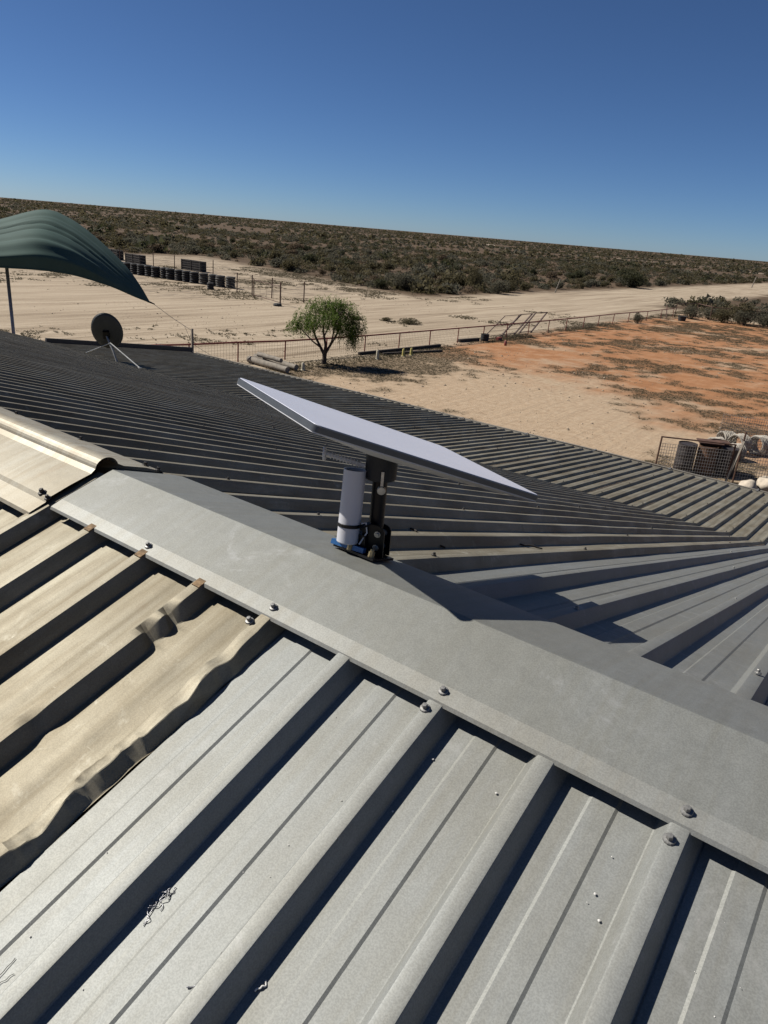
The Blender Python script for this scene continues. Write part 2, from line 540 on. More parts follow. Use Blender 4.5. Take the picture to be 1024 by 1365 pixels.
edges = [-.8025 + .762 * k for k in range(-20, 7)]
edges = [X_LEFT] + edges
ns = 0
near_sheets = []; far_sheets = []; ver_sheets = []
for i in range(len(edges) - 1):
    xa, xb = edges[i], edges[i + 1]
    if xb - xa < .2: continue
    old = xb < -.79
    mat = M['roof_old'] if old else M['roof_new']
    is_dent = abs(xb + .8025) < .01
    nearview = -3.2 < xa < 2.0
    if is_dent: ysn = np.concatenate([np.linspace(-5.6, -.7, 8), np.arange(-.65, .986, .0075)])
    elif nearview: ysn = np.linspace(Y_NEAR, .985, 46)
    else: ysn = np.linspace(Y_NEAR, .985, 6)
    o = sheet('roof_sheet', xa, xb, ysn, lambda y: z_near_top(y) - RIB_H, mat, house, 100 + i, .0013 if nearview else 0, old_dent if is_dent else None)
    near_sheets.append((xa, xb, o))
    if is_dent: o["label"] = "dented weathered brown roof sheet with a crumpled rib"
    ysf = np.linspace(1.03, Y_BR, 22 if nearview else 10)
    o = sheet('roof_sheet', xa, xb, ysf, lambda y: z_far_top(y) - RIB_H, mat, house, 200 + i, .0022)
    far_sheets.append((xa, xb, o))
    ysv = list(np.linspace(Y_BR, Y_EAVE - .06, 8)) + [Y_EAVE - .035, Y_EAVE, Y_EAVE + .21]
    o = sheet('verandah_roof_sheet', xa, xb, ysv, lambda y: Z_BR - (y - Y_BR) * T_V, mat, house, 300 + i, .0016, None, Y_EAVE)
    ver_sheets.append((xa, xb, o))

def sheet_at(lst, x):
    for a, b, o in lst:
        if a <= x < b: return o
    return lst[0][2]

# screws: washer and hex head, one shared mesh each
def screw_mesh(name, mat, hexr=.0048, s=1.0):
    m = MB()
    m.lathe([(0.0, .0012), (.0042, .0022), (.0078, .0016), (.0086, .0004), (.0086, -.002)], (0, 0, 0), n=12)
    m.lathe([(hexr, .001), (hexr, .0075), (hexr * .82, .0088), (0.0003, .0090)], (0, 0, 0), n=6)
    m.v = [tuple(c * s for c in v) for v in m.v]
    return m.mesh(name, False, mat)
SCREW = screw_mesh('hex_screw', M['screw'])
SCREW_D = screw_mesh('hex_screw_dark', M['screw_dark'])
Q_N = Vector((0, -T_N, 1)).normalized().to_track_quat('Z', 'Y')
Q_F = Vector((0, T_F, 1)).normalized().to_track_quat('Z', 'Y')
Q_V = Vector((0, T_V, 1)).normalized().to_track_quat('Z', 'Y')

# ridge capping, new: bent sheet with lips
def cap_strip(name, xs, prof, mat, parent, thick=.0012, wob=.0):
    V = []; F = []; n = len(prof)
    for i, x in enumerate(xs):
        for j, (y, z) in enumerate(prof):
            wv = wob * float(vnoise1(np.array([x * 1.7 + y * 2.0 + 30]), 40)[0])
            V.append((x, y + wv * .5, z + wv))
    for i in range(len(xs) - 1):
        for j in range(n - 1):
            F.append((i * n + j, (i + 1) * n + j, (i + 1) * n + j + 1, i * n + j + 1))
    me = new_mesh(name, V, F, True)
    me.set_sharp_from_angle(angle=R(12))
    o = put(name, me, mat, parent)
    return o
zt = lambda y: z_near_top(y) + .003
zf = lambda y: z_far_top(y) + .003
rise = .004
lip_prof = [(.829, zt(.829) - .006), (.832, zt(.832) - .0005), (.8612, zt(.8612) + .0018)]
def lerp2(a, b, n): return [(a[0] + (b[0] - a[0]) * k / n, a[1] + (b[1] - a[1]) * k / n) for k in range(n)]
prof_new = lerp2((.8612, zt(.8612) + .0018), (1.0040, Z_AP + .0034), 4) + lerp2((1.0040, Z_AP + .0034), (1.0060, Z_AP + .0034), 1) + lerp2((1.0060, Z_AP + .0034), (1.180, zf(1.180) + .0015), 4) + [(1.180, zf(1.180) + .0015), (1.222, zf(1.222) - .001), (1.226, zf(1.226) - .005)]
cap_new = cap_strip('ridge_cap', list(np.linspace(-1.572, X_RIGHT + .05, 40)), prof_new, M['cap_new'], house, wob=.0016)
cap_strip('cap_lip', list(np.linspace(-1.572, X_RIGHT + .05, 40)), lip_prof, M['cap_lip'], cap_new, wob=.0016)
cap_new["label"] = "smooth newer grey ridge cap with bolted lip"

# ridge capping, old: roll-top
prof_old = [(.786, zt(.786) - .006), (.790, zt(.790) + .001), (.832, zt(.832) + .003), (.840, zt(.840) + .010), (.90, zt(.90) + .011), (.958, zt(.958) + .009)]
rc_y, rc_z, rr_ = 1.004, Z_AP - .006, .034
for a in np.linspace(168, 12, 13):
    prof_old.append((rc_y + rr_ * math.cos(R(a)), rc_z + .006 + rr_ * math.sin(R(a)) * .90))
prof_old += [(1.054, zf(1.054) + .009), (1.12, zf(1.12) + .010), (1.172, zf(1.172) + .004), (1.178, zf(1.178) - .003)]
cap_old = cap_strip('ridge_cap', list(np.linspace(X_LEFT - .03, -3.2, 8)) + list(np.linspace(-3.1, -1.596, 16)), prof_old, M['cap_old'], house, wob=.0018)
cap_old["label"] = "older tan roll-top ridge cap"

# added near-black strip standing in for shade in the hollow below the cap
foam = M['fascia_and_shade']  # near-black colour of the shade strip, not foam
MB().box(((X_LEFT + X_RIGHT) / 2, .985, Z_AP - .075), (X_RIGHT - X_LEFT, .02, .05)).build('hollow_shade_strip', foam, house)

for k in range(0, 8):                                  # cap screws on every second rib
    x = C0 - .381 * k
    if x > -1.5:
        put_shared('screw', SCREW, (x, .850, zt(.850) + .0022), cap_new, Q_N)
    else:
        put_shared('screw', SCREW_D, (x - .0, .838, zt(.838) + .0105), cap_old, Q_N)
for k in (1, 2, 3, 4):
    put_shared('screw', SCREW, (C0 + .381 * k, .850, zt(.850) + .0022), cap_new, Q_N)
for x, y in ((C0 - .006, .806), (C0 - 2 * PITCH - .008, .812), (C0 - 4 * PITCH - .018, .806)):
    put_shared('screw', SCREW, (x, y, z_near_top(y) + .0012), sheet_at(near_sheets, x), Q_N)
for k in range(8, 30, 2):
    x = C0 - PITCH * k
    put_shared('screw', SCREW_D, (x, 1.16, zf(1.16) + .006), cap_old, Q_F)
put_shared('screw', SCREW_D, (-1.632, .845, zt(.845) + .0105), cap_old, Q_N, (1.25, 1.25, 1.25))
put_shared('screw', SCREW_D, (-1.640, 1.150, zf(1.150) + .007), cap_old, Q_F, (1.2, 1.2, 1.2))
# brown foam scraps squeezed out on the old rib tops
for k in (5, 6, 7):
    x = C0 - PITCH * k
    MB().box((x + .003, .829, z_near_top(.829) + .0012), (.021, .022, .003), (Vector((1, 0, 0)), Vector((0, 1, T_N)).normalized(), Vector((0, -T_N, 1)).normalized())).build('foam_scrap', M['foam'], house)

# screw rows on the far slope and the verandah (rows lie over the battens)
n_s = 0
for row, y in enumerate((1.42, 2.6, 3.9, 5.2, 6.5, 7.8, 8.85)):
    step = 2 if row in (0, 6) else 3
    kmin = {0: -10, 1: -16, 2: -26, 3: -30, 4: -34, 5: -38, 6: -44}[row]
    for k in range(kmin, 3, step):
        x = C0 + PITCH * k
        put_shared('screw', SCREW if k > -4 else SCREW_D, (x + random.uniform(-.004, .004), y + random.uniform(-.02, .02), z_far_top(y) + .0014), sheet_at(far_sheets, x), Q_F, (.8, .8, .8) if row < 2 else (1.1, 1.1, 1.1))
for row, y in enumerate((9.35, 10.6, 11.9, 12.95)):
    for k in range(-42, 0, 3):
        x = C0 + PITCH * k
        put_shared('screw', SCREW_D, (x, y, Z_BR - (y - Y_BR) * T_V + RIB_H + .0015), sheet_at(ver_sheets, x), Q_V, (1.2, 1.2, 1.2))

# eaves gutter with straps
gy, gz = Y_EAVE + .16, Z_BR - (Y_EAVE + .18 - Y_BR) * T_V
gp = [(gy - .02, gz - .015), (gy - .02, gz - .11), (gy + .10, gz - .115), (gy + .118, gz - .10), (gy + .122, gz - .012), (gy + .130, gz + .004), (gy + .120, gz + .006), (gy + .114, gz - .01)]
V = []; F = []
gxs = np.linspace(X_LEFT - .02, X_RIGHT, 24)
for x in gxs:
    for y, z in gp: V.append((x, y, z + .006 * math.sin(x * 1.1)))
for i in range(len(gxs) - 1):
    for j in range(len(gp) - 1):
        F.append((i * 8 + j, (i + 1) * 8 + j, (i + 1) * 8 + j + 1, i * 8 + j + 1))
gut = put('gutter', new_mesh('gutter', V, F), M['gutter'], house)
sm = gut.modifiers.new('solid', 'SOLIDIFY'); sm.thickness = .0015
for k in range(12):
    x = -1.5 - 1.5 * k + random.uniform(-.05, .05)
    m = MB(); m.box((x, gy + .035, gz + .012), (.024, .19, .002), (Vector((1, 0, 0)), Vector((0, 1, .03)), Vector((0, 0, 1))))
    m.box((x, gy - .055, gz + .021), (.03, .03, .014))
    m.build('gutter_strap', M['screw'], gut)

# gable ends: dark barge boards, walls and verandah posts below
MBb = MB()
MBb.bar((X_LEFT - .05, Y_BR - .05, Z_BR + .05), (X_LEFT - .05, Y_EAVE + .16, Z_BR - (Y_EAVE + .16 - Y_BR) * T_V + .065), .06, .16)
MBb.build('verandah_barge', M['fascia_and_shade'], house)
m = MB()
m.bar((X_LEFT - .03, Y_AP + .03, Z_AP - .07), (X_LEFT - .03, Y_BR - .06, Z_BR - .03), .04, .16)
m.build('barge_board', M['gutter'], house)
m = MB(); m.bar((X_LEFT - .03, Y_AP - .03, Z_AP - .07), (X_LEFT - .03, Y_NEAR, z_near_top(Y_NEAR) - .07), .04, .16); m.build('barge_board', M['gutter'], house)
for xw in (X_LEFT + .5, X_RIGHT - .5):
    y0, y1 = Y_NEAR + .6, Y_BR - .6
    V = [(xw, y0, 0), (xw, y1, 0), (xw, y1, z_far_top(y1) - .15), (xw, Y_AP, Z_AP - .18), (xw, y0, z_near_top(y0) - .15)]
    V += [(x + .22, y, z) for x, y, z in V]
    F = [(0, 1, 2, 3, 4), (9, 8, 7, 6, 5), (0, 5, 6, 1), (1, 6, 7, 2), (2, 7, 8, 3), (3, 8, 9, 4), (4, 9, 5, 0)]
    put('gable_wall', new_mesh('gable_wall', V, F), M['brick'], house)
for yw, zt_ in ((Y_NEAR + .6, z_near_top(Y_NEAR + .6) - .15), (Y_BR - .6, z_far_top(Y_BR - .6) - .15)):
    MB().box(((X_LEFT + X_RIGHT) / 2, yw + .1, zt_ / 2), (X_RIGHT - X_LEFT - 1.5, .22, zt_)).build('wall', M['brick'], house)
for k in range(8):
    x = X_LEFT + .3 + k * 2.78
    MB().box((x, Y_EAVE - .05, 1.33), (.1, .1, 2.66)).build('verandah_post', M['timber_post'], house)
MB().box(((X_LEFT + X_RIGHT) / 2, Y_EAVE - .05, 2.72), (X_RIGHT - X_LEFT, .08, .12)).build('verandah_beam', M['timber_post'], house)

# ------------------------------------------------------------------ the flat internet antenna on its ridge mount
M['white_panel'] = plain('antenna_white', (.70, .71, .80), .4, 0, .04, 3)
M['rim_grey'] = plain('antenna_rim', (.085, .09, .095), .4, .1, .1, 30)
M['shell_grey'] = plain('antenna_shell', (.62, .62, .63), .5, 0, .05, 5)
M['black'] = plain('black_powder_coat', (.006, .006, .007), .4, 0, .3, 60, spec=.25)
M['dark_plastic'] = plain('dark_plastic', (.022, .023, .025), .5, 0, .2, 40, spec=.3)
M['zinc'] = plain('bright_zinc', (.45, .45, .44), .35, .8, .2, 90)
M['brass'] = plain('brass_bolt', (.45, .36, .2), .4, .7, .3, 90)
M['pvc'] = plain('white_pvc', (.66, .66, .70), .4, 0, .05, 12)
M['blue'] = plain('blue_strap', (.02, .13, .36), .5, 0, .25, 60)

PC = Vector((-.861, 1.232, H - .422))
pa = Vector((.927, -.376, -.011)).normalized()
pn = Vector((.137, .310, .941)).normalized()
pb = pn.cross(pa).normalized()
pa = pb.cross(pn).normalized()
PAB, PBC = .386, .604
ant = thing('satellite_internet_antenna', 'flat white rectangular internet antenna tilted on a black mast beside the ridge', 'antenna', (-.85, 1.17, H - .69))

def rounded_rect(a, b, r, n=5):
    pts = []
    for sx, sy, a0 in ((1, 1, 0), (-1, 1, 90), (-1, -1, 180), (1, -1, 270)):
        for i in range(n + 1):
            t = R(a0 + 90 * i / n)
            pts.append((sx * (a / 2 - r) + r * math.cos(t), sy * (b / 2 - r) + r * math.sin(t)))
    return pts
def loft(rings, cap0=True, cap1=True):
    """rings: list of (w, l, r, h) rounded rectangles along the panel normal"""
    m = MB(); V = []
    for a, b, r, h in rings:
        for u, v in rounded_rect(a, b, r): V.append(PC + pa * u + pb * v + pn * h)
    n = len(V) // len(rings); F = []
    for i in range(len(rings) - 1):
        for k in range(n): F.append((i * n + k, i * n + (k + 1) % n, (i + 1) * n + (k + 1) % n, (i + 1) * n + k))
    if cap0: F.append(tuple(range(n))[::-1])
    if cap1: F.append(tuple(range((len(rings) - 1) * n, len(rings) * n)))
    return m.add(V, F)
rim = loft([(PAB, PBC, .014, -.0120), (PAB, PBC, .014, -.0012), (PAB - .004, PBC - .004, .013, .0)]).build('panel_rim', M['rim_grey'], ant)
smooth_by_angle(rim, 35)
face = loft([(PAB - .006, PBC - .006, .012, .0003), (PAB - .007, PBC - .007, .012, .0012)], False).build('panel_face', M['white_panel'], ant)
shell = loft([(PAB - .16, PBC - .34, .02, -.034), (PAB - .06, PBC - .20, .02, -.024), (PAB - .012, PBC - .012, .014, -.0150), (PAB - .002, PBC - .002, .014, -.0144), (PAB - .002, PBC - .002, .014, -.0121)]).build('panel_shell', M['shell_grey'], ant)
smooth_by_angle(shell, 30)

# mast, collar, hinge
MB_ = MB()
m_base = Vector((-.838, 1.166, H - .668)); m_top = Vector((-.846, 1.180, H - .452))
md = (m_top - m_base).normalized()
mast = MB().tube(m_base, m_top, .0165, n=20).build('mast', M['black'], ant); smooth_by_angle(mast)
m = MB(); m.lathe([(.0, -.050), (.031, -.050), (.034, -.047), (.0345, -.004), (.036, .006), (.038, .022), (.0, .024)], m_top + md * .002, md, 20)
col = m.build('mast_collar', M['dark_plastic'], ant); smooth_by_angle(col)
m = MB()
neck0 = m_top + md * .015; neck1 = PC - pn * .030
nx0 = md.cross(Vector((0, 1, 0))).normalized(); ny0 = md.cross(nx0); nx1 = (nx0 - pn * nx0.dot(pn)).normalized(); ny1 = pn.cross(nx1)
Vn = []
for q_, rr0 in ((0, .036), (.35, .040), (.7, .052), (1, .078)):
    cc = neck0.lerp(neck1, q_); ux = nx0.lerp(nx1, q_).normalized(); uy = ny0.lerp(ny1, q_).normalized()
    for k_ in range(18): Vn.append(cc + (ux * math.cos(k_ * math.pi / 9) + uy * math.sin(k_ * math.pi / 9)) * rr0)
m.add(Vn, [(i * 18 + k, i * 18 + (k + 1) % 18, (i + 1) * 18 + (k + 1) % 18, (i + 1) * 18 + k) for i in range(3) for k in range(18)] + [tuple(range(54, 72))])
nk = m.build('panel_neck', M['dark_plastic'], ant); smooth_by_angle(nk)
toC = Vector((.585, -.81, 0)).normalized(); side = Vector((.81, .585, 0)).normalized()
# lever on the collar
lp = m_top + toC * .0365 + side * .004 - md * .024
m = MB(); m.lathe([(.0, .006), (.0085, .006), (.0095, .004), (.0095, -.002)], lp - md * .036, toC, 14)
m.bar(lp + md * .004, lp - md * .034, .006, .005, toC)
m.build('clamp_lever', M['zinc'], ant)
# long bolt with an eye that sticks out to the left
r0 = Vector((-.868, 1.150, H - .470)); r1 = Vector((-.936, 1.099, H - .4495))
m = MB(); m.tube(r0, r1, .0050, n=8)
for q in range(10):
    p = r0.lerp(r1, .12 + q * .08); d = (r1 - r0).normalized()
    m.tube(p, p + d * .0022, .0075, n=8)
m.build('eye_bolt', M['shell_grey'], ant)
d = (r1 - r0).normalized()
m = MB()
ring = [r1 + d * .002 + (Vector((0, 0, 1)) * math.cos(t) + toC * math.sin(t)) * .0125 for t in np.linspace(0, 2 * math.pi, 15)]
m.path(ring, .0036, 6); m.build('bolt_eye', M['shell_grey'], ant)
# bracket: foot plate, two cheeks, bolts
fn = Vector((0, T_F, 1)).normalized(); fy = Vector((0, 1, -T_F)).normalized(); fx = Vector((1, 0, 0))
def on_cap(x, y, h=0.0): return Vector((x, y, zf(y) + .004)) + fn * h
foot = MB().box(on_cap(-.852, 1.145, .004), (.110, .082, .005), (fx, fy, fn)).build('foot_plate', M['black'], ant)
strapo = MB().box(on_cap(-.872, 1.112, .0125), (.084, .012, .011), (Vector((1, .10, 0)).normalized(), Vector((-.10, 1, -T_F)).normalized(), fn)).build('blue_strip', M['blue'], ant)
def cheek(cx, cy, w, h, thick, nx):
    nrm = Vector(nx).normalized(); u = Vector((0, 0, 1)).cross(nrm).normalized(); up = Vector((0, 0, 1))
    base = Vector((cx, cy, zf(cy) + .008)); prof = [(-w / 2, 0), (w / 2, 0), (w / 2, h - w * .30)]
    for t in np.linspace(10, 170, 9): prof.append((w / 2 * math.cos(R(t)), h - w * .30 + w * .30 * math.sin(R(t))))
    prof.append((-w / 2, h - w * .30))
    n = len(prof); V = [base + u * a + up * b + nrm * thick / 2 for a, b in prof] + [base + u * a + up * b - nrm * thick / 2 for a, b in prof]
    F = [tuple(range(n)), tuple(range(n, 2 * n))[::-1]] + [(i, n + i, n + (i + 1) % n, (i + 1) % n) for i in range(n)]
    return MB().add(V, F), base, u, nrm
cdir = Vector((.32, -.95, 0)).normalized()
for cx, cy, w in ((-.826, 1.142, .050), (-.842, 1.190, .050)):
    mm, base, u, nrm = cheek(cx, cy, w, .074, .004, cdir)
    ck = mm.build('bracket_cheek', M['black'], ant)
    for du, dz in ((.010, .054), (.008, .022)):
        p = base + u * (-du if u.x < 0 else du) + Vector((0, 0, dz)) + nrm * .002
        b = MB(); b.lathe([(.0, .0065), (.0045, .0065), (.0048, .002), (.0075, .0018), (.0075, 0)], p, nrm, 8); b.build('bolt', M['zinc'], ck)
mm, base, u, nrm = cheek(-.872, 1.150, .042, .058, .004, Vector((.95, -.1, 0)))
mm.build('bracket_cheek', M['black'], ant)
gus = MB(); gus.box(Vector((-.850, 1.150, zf(1.15) + .034)), (.03, .05, .05)); gus.build('bracket_block', M['black'], ant)
for x, y in ((-.893, 1.112), (-.864, 1.110), (-.812, 1.118)):
    b = MB(); p = on_cap(x, y, .0175)
    b.lathe([(.0, .006), (.0045, .006), (.0048, .001), (.0075, .0008), (.0075, -.012)], p, fn, 8); b.build('bolt', M['brass'], foot)
# white tube strapped to the mast
t0 = Vector((-.876, 1.117, H - .640)); t1 = Vector((-.884, 1.138, H - .480)); td = (t1 - t0).normalized()
m = MB(); L = (t1 - t0).length; rt = .0245
m.lathe([(.0, .0), (rt * .95, .0), (rt, .002), (rt, .012), (rt * 1.0, .0125), (rt, L), (rt - .0028, L), (rt - .0028, L - .05), (0, L - .05)], t0, td, 24)
tb = m.build('white_tube', M['pvc'], ant); smooth_by_angle(tb, 30)
m = MB(); m.lathe([(rt + .0008, .036), (rt + .0022, .037), (rt + .0022, .043), (rt + .0008, .044)], t0, td, 24); m.build('cable_strap', M['black'], tb)
m = MB(); m.bar(t0 + td * .04 + toC * .018 + side * .022, t0 + td * .05 + toC * .01 + side * .045, .012, .004); m.build('strap_tail', M['black'], tb)
m = MB(); m.path([t0 + td * .05 + side * .026 + toC * .016, t0 + td * .052 + side * .036 + toC * .016, t0 + td * .03 + side * .040 + toC * .016, t0 + td * .004 + side * .026 + toC * .018], .0018, 6); m.build('white_cable_tie', M['pvc'], tb)

# ------------------------------------------------------------------ older round satellite dish on the far roof
M['dish_grey'] = plain('dish_grey', (.034, .040, .045), .6, .05, .15, 6)
M['galv'] = plain('galvanised', (.36, .36, .35), .45, .6, .25, 20)
dsh = thing('satellite_dish', 'round dark grey satellite dish on a tripod mount on the far roof', 'satellite dish', (-13.4, 8.9, Z_BR + .05))
dc = Vector((-13.86, 8.94, H - 2.475)); dn = Vector((-.66, .66, .36)).normalized()        # it looks away from the house
du = dn.cross(Vector((0, 0, 1))).normalized(); dv = du.cross(dn).normalized()
V = []; F = []; nr, na = 7, 36
for i in range(nr + 1):
    q = i / nr
    for k in range(na):
        t = 2 * math.pi * k / na
        V.append(dc + du * (.315 * q * math.cos(t)) + dv * (.41 * q * math.sin(t)) + dn * (.075 * q * q - .06))
for i in range(nr):
    for k in range(na): F.append((i * na + k, i * na + (k + 1) % na, (i + 1) * na + (k + 1) % na, (i + 1) * na + k))
ref = put('reflector', new_mesh('reflector', V, F, True), M['dish_grey'], dsh)
sm = ref.modifiers.new('solid', 'SOLIDIFY'); sm.thickness = .012
m = MB(); m.path([dc + dv * .41 + dn * .01] + [dc + du * (.318 * math.cos(t)) + dv * (.413 * math.sin(t)) + dn * .016 for t in np.linspace(math.pi / 2, math.pi * 2.5, 37)], .007, 6)
m.build('reflector_rim', M['dish_grey'], ref)
mb = Vector((-13.35, 8.80, Z_BR + .09)); knee = Vector((-13.50, 8.82, Z_BR + .30)); mt = dc - dn * .10 - Vector((0, 0, .04))
m = MB(); m.path([mb, mb.lerp(knee, .5), knee, knee.lerp(mt, .5), mt], .021, 10); o = m.build('mast', M['galv'], dsh); smooth_by_angle(o, 50)
m = MB(); m.box(dc - dn * .085 - Vector((0, 0, .03)), (.12, .10, .17), (du, dn, dv)); m.build('mount_head', M['black'], dsh)
m = MB(); m.box(mb - Vector((0, 0, .03)), (.14, .12, .012)); m.build('foot_plate', M['galv'], dsh)
for ft in (Vector((-14.80, 8.98, Z_BR + .045)), Vector((-12.46, 8.72, Z_BR + .14))):
    m = MB(); m.tube(knee + Vector((-.08, 0, .16)), ft, .014, n=8); o = m.build('strut', M['galv'], dsh)
    m = MB(); m.box(ft, (.07, .07, .01)); m.build('strut_foot', M['galv'], o)
m = MB(); m.path([dc - dv * .36 + dn * .02, dc - dv * .40 + dn * .25, dc - dv * .10 + dn * .52], .012, 8); arm = m.build('feed_arm', M['galv'], dsh)
m = MB(); m.tube(dc - dv * .10 + dn * .55, dc - dv * .09 + dn * .42, .035, .028, n=10); m.build('feed_horn', M['black'], arm)

# ------------------------------------------------------------------ shade sail, its pole, post and stay
M['sail'] = None
t = NT('shade_cloth')
wv = t.noise(260, 2); c = t.ramp(t.noise(1.6, 4), (.3, (.036, .078, .062)), (.7, (.050, .100, .080)))
M['sail'] = t.out(c, .75, 0, .3)
near_e = [(-20.24, 14.67, 3.71), (-20.18, 14.08, 3.91), (-20.04, 13.21, 4.23), (-19.95, 12.42, 4.46), (-19.83, 11.66, 4.63), (-19.76, 10.76, 4.74), (-19.91, 9.82, 4.78), (-20.16, 8.81, 4.82), (-20.52, 7.93, 4.9)]
crest = [(-20.28, 14.70, 3.71), (-20.67, 14.59, 4.24), (-21.25, 14.46, 4.79), (-22.24, 14.22, 5.48), (-23.15, 13.9, 6.0), (-23.72, 13.31, 6.23), (-23.70, 11.86, 5.86), (-23.77, 10.53, 5.49), (-24.22, 9.45, 5.17)]
def resample(pts, n):
    P = np.array(pts, float); out = []
    m = len(P)
    for t in np.linspace(0, m - 1, n):
        i = min(int(t), m - 2); f = t - i
        p0, p1, p2, p3 = P[max(i - 1, 0)], P[i], P[i + 1], P[min(i + 2, m - 1)]
        out.append(.5 * ((2 * p1) + (-p0 + p2) * f + (2 * p0 - 5 * p1 + 4 * p2 - p3) * f * f + (-p0 + 3 * p1 - 3 * p2 + p3) * f ** 3))
    return np.array(out)
NU, NV = 90, 64
ne, cr = resample(near_e, NU), resample(crest, NU)
us = np.linspace(0, 1, NU); full = np.clip(us * 2.2, 0, 1) ** .8
V = np.zeros((NU, NV, 3))
for j in range(NV):
    v = j / (NV - 1)
    if v <= .75:
        q = v / .75
        # the cloth hangs steeply from its hem, then rounds over to the crest
        hf = max(0.0, (q - .16) / .84) ** 1.15
        zq = .40 * min(1.0, q / .30) ** .85 + .60 * max(0.0, (q - .24) / .76) ** .9
        blend = np.clip(us * 3.0, 0, 1)
        pt = ne + (cr - ne) * (hf * blend + q * (1 - blend))[:, None]
        pt[:, 2] = ne[:, 2] + (cr[:, 2] - ne[:, 2]) * (zq * blend + q * (1 - blend))
    else:
        q = (v - .75) / .25
        pt = cr.copy(); d_ = (cr - ne); d_[:, 2] = 0
        pt += d_ * .45 * q; pt[:, 2] -= (cr[:, 2] - 3.65) * .5 * q * q
    # tension folds run from the low corner up the cloth
    for vk, sl, am, wd in ((.30, .10, .05, .022), (.40, .13, .13, .015), (.52, .12, .15, .015), (.63, .08, .05, .020), (.46, .16, .03, .012), (.57, .05, .03, .012)):
        vv = vk + sl * (us - .5) + .02 * np.sin(us * 4 + vk * 30)
        pt[:, 2] -= am * np.exp(-((v - vv) / wd) ** 2) * np.clip((us - .12) * 3, 0, 1)
    V[:, j] = pt
F = []
for i in range(NU - 1):
    for j in range(NV - 1):
        F.append((i * NV + j, (i + 1) * NV + j, (i + 1) * NV + j + 1, i * NV + j + 1))
sail = thing('shade_sail', 'dark green shade sail stretched to a low corner above the roof at left', 'shade sail', (-21.5, 11.5, 0))
put('sail_cloth', new_mesh('sail_cloth', V.reshape(-1, 3), F, True), M['sail'], sail)
m = MB(); m.path([tuple(p) for p in ne], .022, 6); m.build('hem_cable', M['sail'], sail)
lowc = Vector((-20.26, 14.72, 3.70)); post_top = Vector((-20.23, 16.33, 2.76))
m = MB(); m.tube(lowc - Vector((0, .12, -.04)), lowc + Vector((0, .14, -.06)), .032, .018, n=8); m.build('corner_shackle', M['black'], sail)
m = MB(); m.path([lowc + Vector((0, .1, -.05)), lowc.lerp(post_top, .5) - Vector((0, 0, .05)), post_top - Vector((0, 0, .05))], .007, 5); m.build('stay_wire', M['galv'], sail)
m = MB(); m.path([lowc.lerp(post_top, .80) - Vector((0, 0, .04)), post_top + Vector((0, .0, -.50)), post_top + Vector((.25, .6, -.9))], .006, 5); m.build('stay_wire', M['galv'], sail)
o = MB().tube((-20.75, 10.38, 0), (-20.73, 10.41, 4.86), .045, n=10).mesh('sail_pole', True)
tag(put('sail_pole', o, M['galv']), 'thin steel pole holding up the green shade sail', 'pole')
o = MB().tube((-20.23, 16.33, 0), (-20.23, 16.33, 2.78), .045, n=10).mesh('anchor_post', True)
tag(put('anchor_post', o, M['timber_post']), 'slim dark post behind the roof corner anchoring the sail stay', 'post')

# round tank top behind the roof at the far left
M['tank'] = plain('tank_grey', (.10, .10, .105), .7, .1, .3, 3)
tk = thing('rainwater_tank', 'dark grey round tank peeping over the roof at the left edge', 'tank', (-21.4, 9.3, 0))
m = MB(); m.lathe([(1.25, 0), (1.25, .4), (1.27, .44), (1.25, .48), (1.25, 1.2), (1.27, 1.24), (1.25, 1.28), (1.25, 2.86), (1.05, 3.02), (.5, 3.15), (.0, 3.18)], (-21.4, 9.0, 0), n=28)
o = m.build('tank_body', M['tank'], tk); smooth_by_angle(o, 50)
m = MB(); m.lathe([(.24, 3.14), (.24, 3.24), (.0, 3.24)], (-21.4, 9.0, 0), n=16); m.build('tank_lid', M['black'], tk)

# ------------------------------------------------------------------ red yard fence
M['red_steel'] = plain('red_oxide_steel', (.24, .045, .032), .6, 0, .35, 6)
M['wire'] = plain('fence_wire', (.17, .145, .115), .6, .3, .3, 4)
M['rust'] = plain('rusty_steel', (.11, .055, .035), .8, 0, .4, 8)
FX = [(-27.5, 18.3), (-26.5, 21.2), (-26.0, 23.7), (-25.3, 26.2), (-24.9, 28.9), (-24.6, 31.8), (-24.4, 34.8), (-24.2, 37.8), (-24.0, 40.8), (-23.8, 43.8), (-23.6, 46.8), (-23.45, 50.0), (-23.3, 53.2), (-23.2, 56.4), (-23.1, 59.8), (-23.05, 63.1), (-23.0, 66.6), (-22.8, 70.2), (-22.5, 74.8), (-22.4, 79.2), (-22.4, 83.5)]
FH = .93
fen = thing('yard_fence', 'long red steel rail fence with wire mesh along the sandy yard', 'fence', (-24, 45, 0))
for i, (x, y) in enumerate(FX):
    lean = random.uniform(-.02, .02)
    MB().tube((x, y, -.05), (x + lean, y, FH), .034, n=8).build('post', M['red_steel'], fen)
for i in range(len(FX) - 1):
    (x0, y0), (x1, y1) = FX[i], FX[i + 1]
    MB().tube((x0, y0, FH), (x1, y1, FH), .042, n=8).build('rail', M['red_steel'], fen)
    m = MB(); L = math.hypot(x1 - x0, y1 - y0)
    nv = int(L / .15); tw = .0055
    for q in range(1, nv):
        f = q / nv; xx, yy_ = x0 + (x1 - x0) * f, y0 + (y1 - y0) * f
        m.bar((xx + .02, yy_, .03), (xx + .02, yy_, FH - .02), tw)
    for z in np.linspace(.06, FH - .08, 7):
        m.bar((x0 + .02, y0, z), (x1 + .02, y1, z), tw)
    o = m.build('wire_mesh', M['wire'], fen)
    o["kind"] = "stuff"

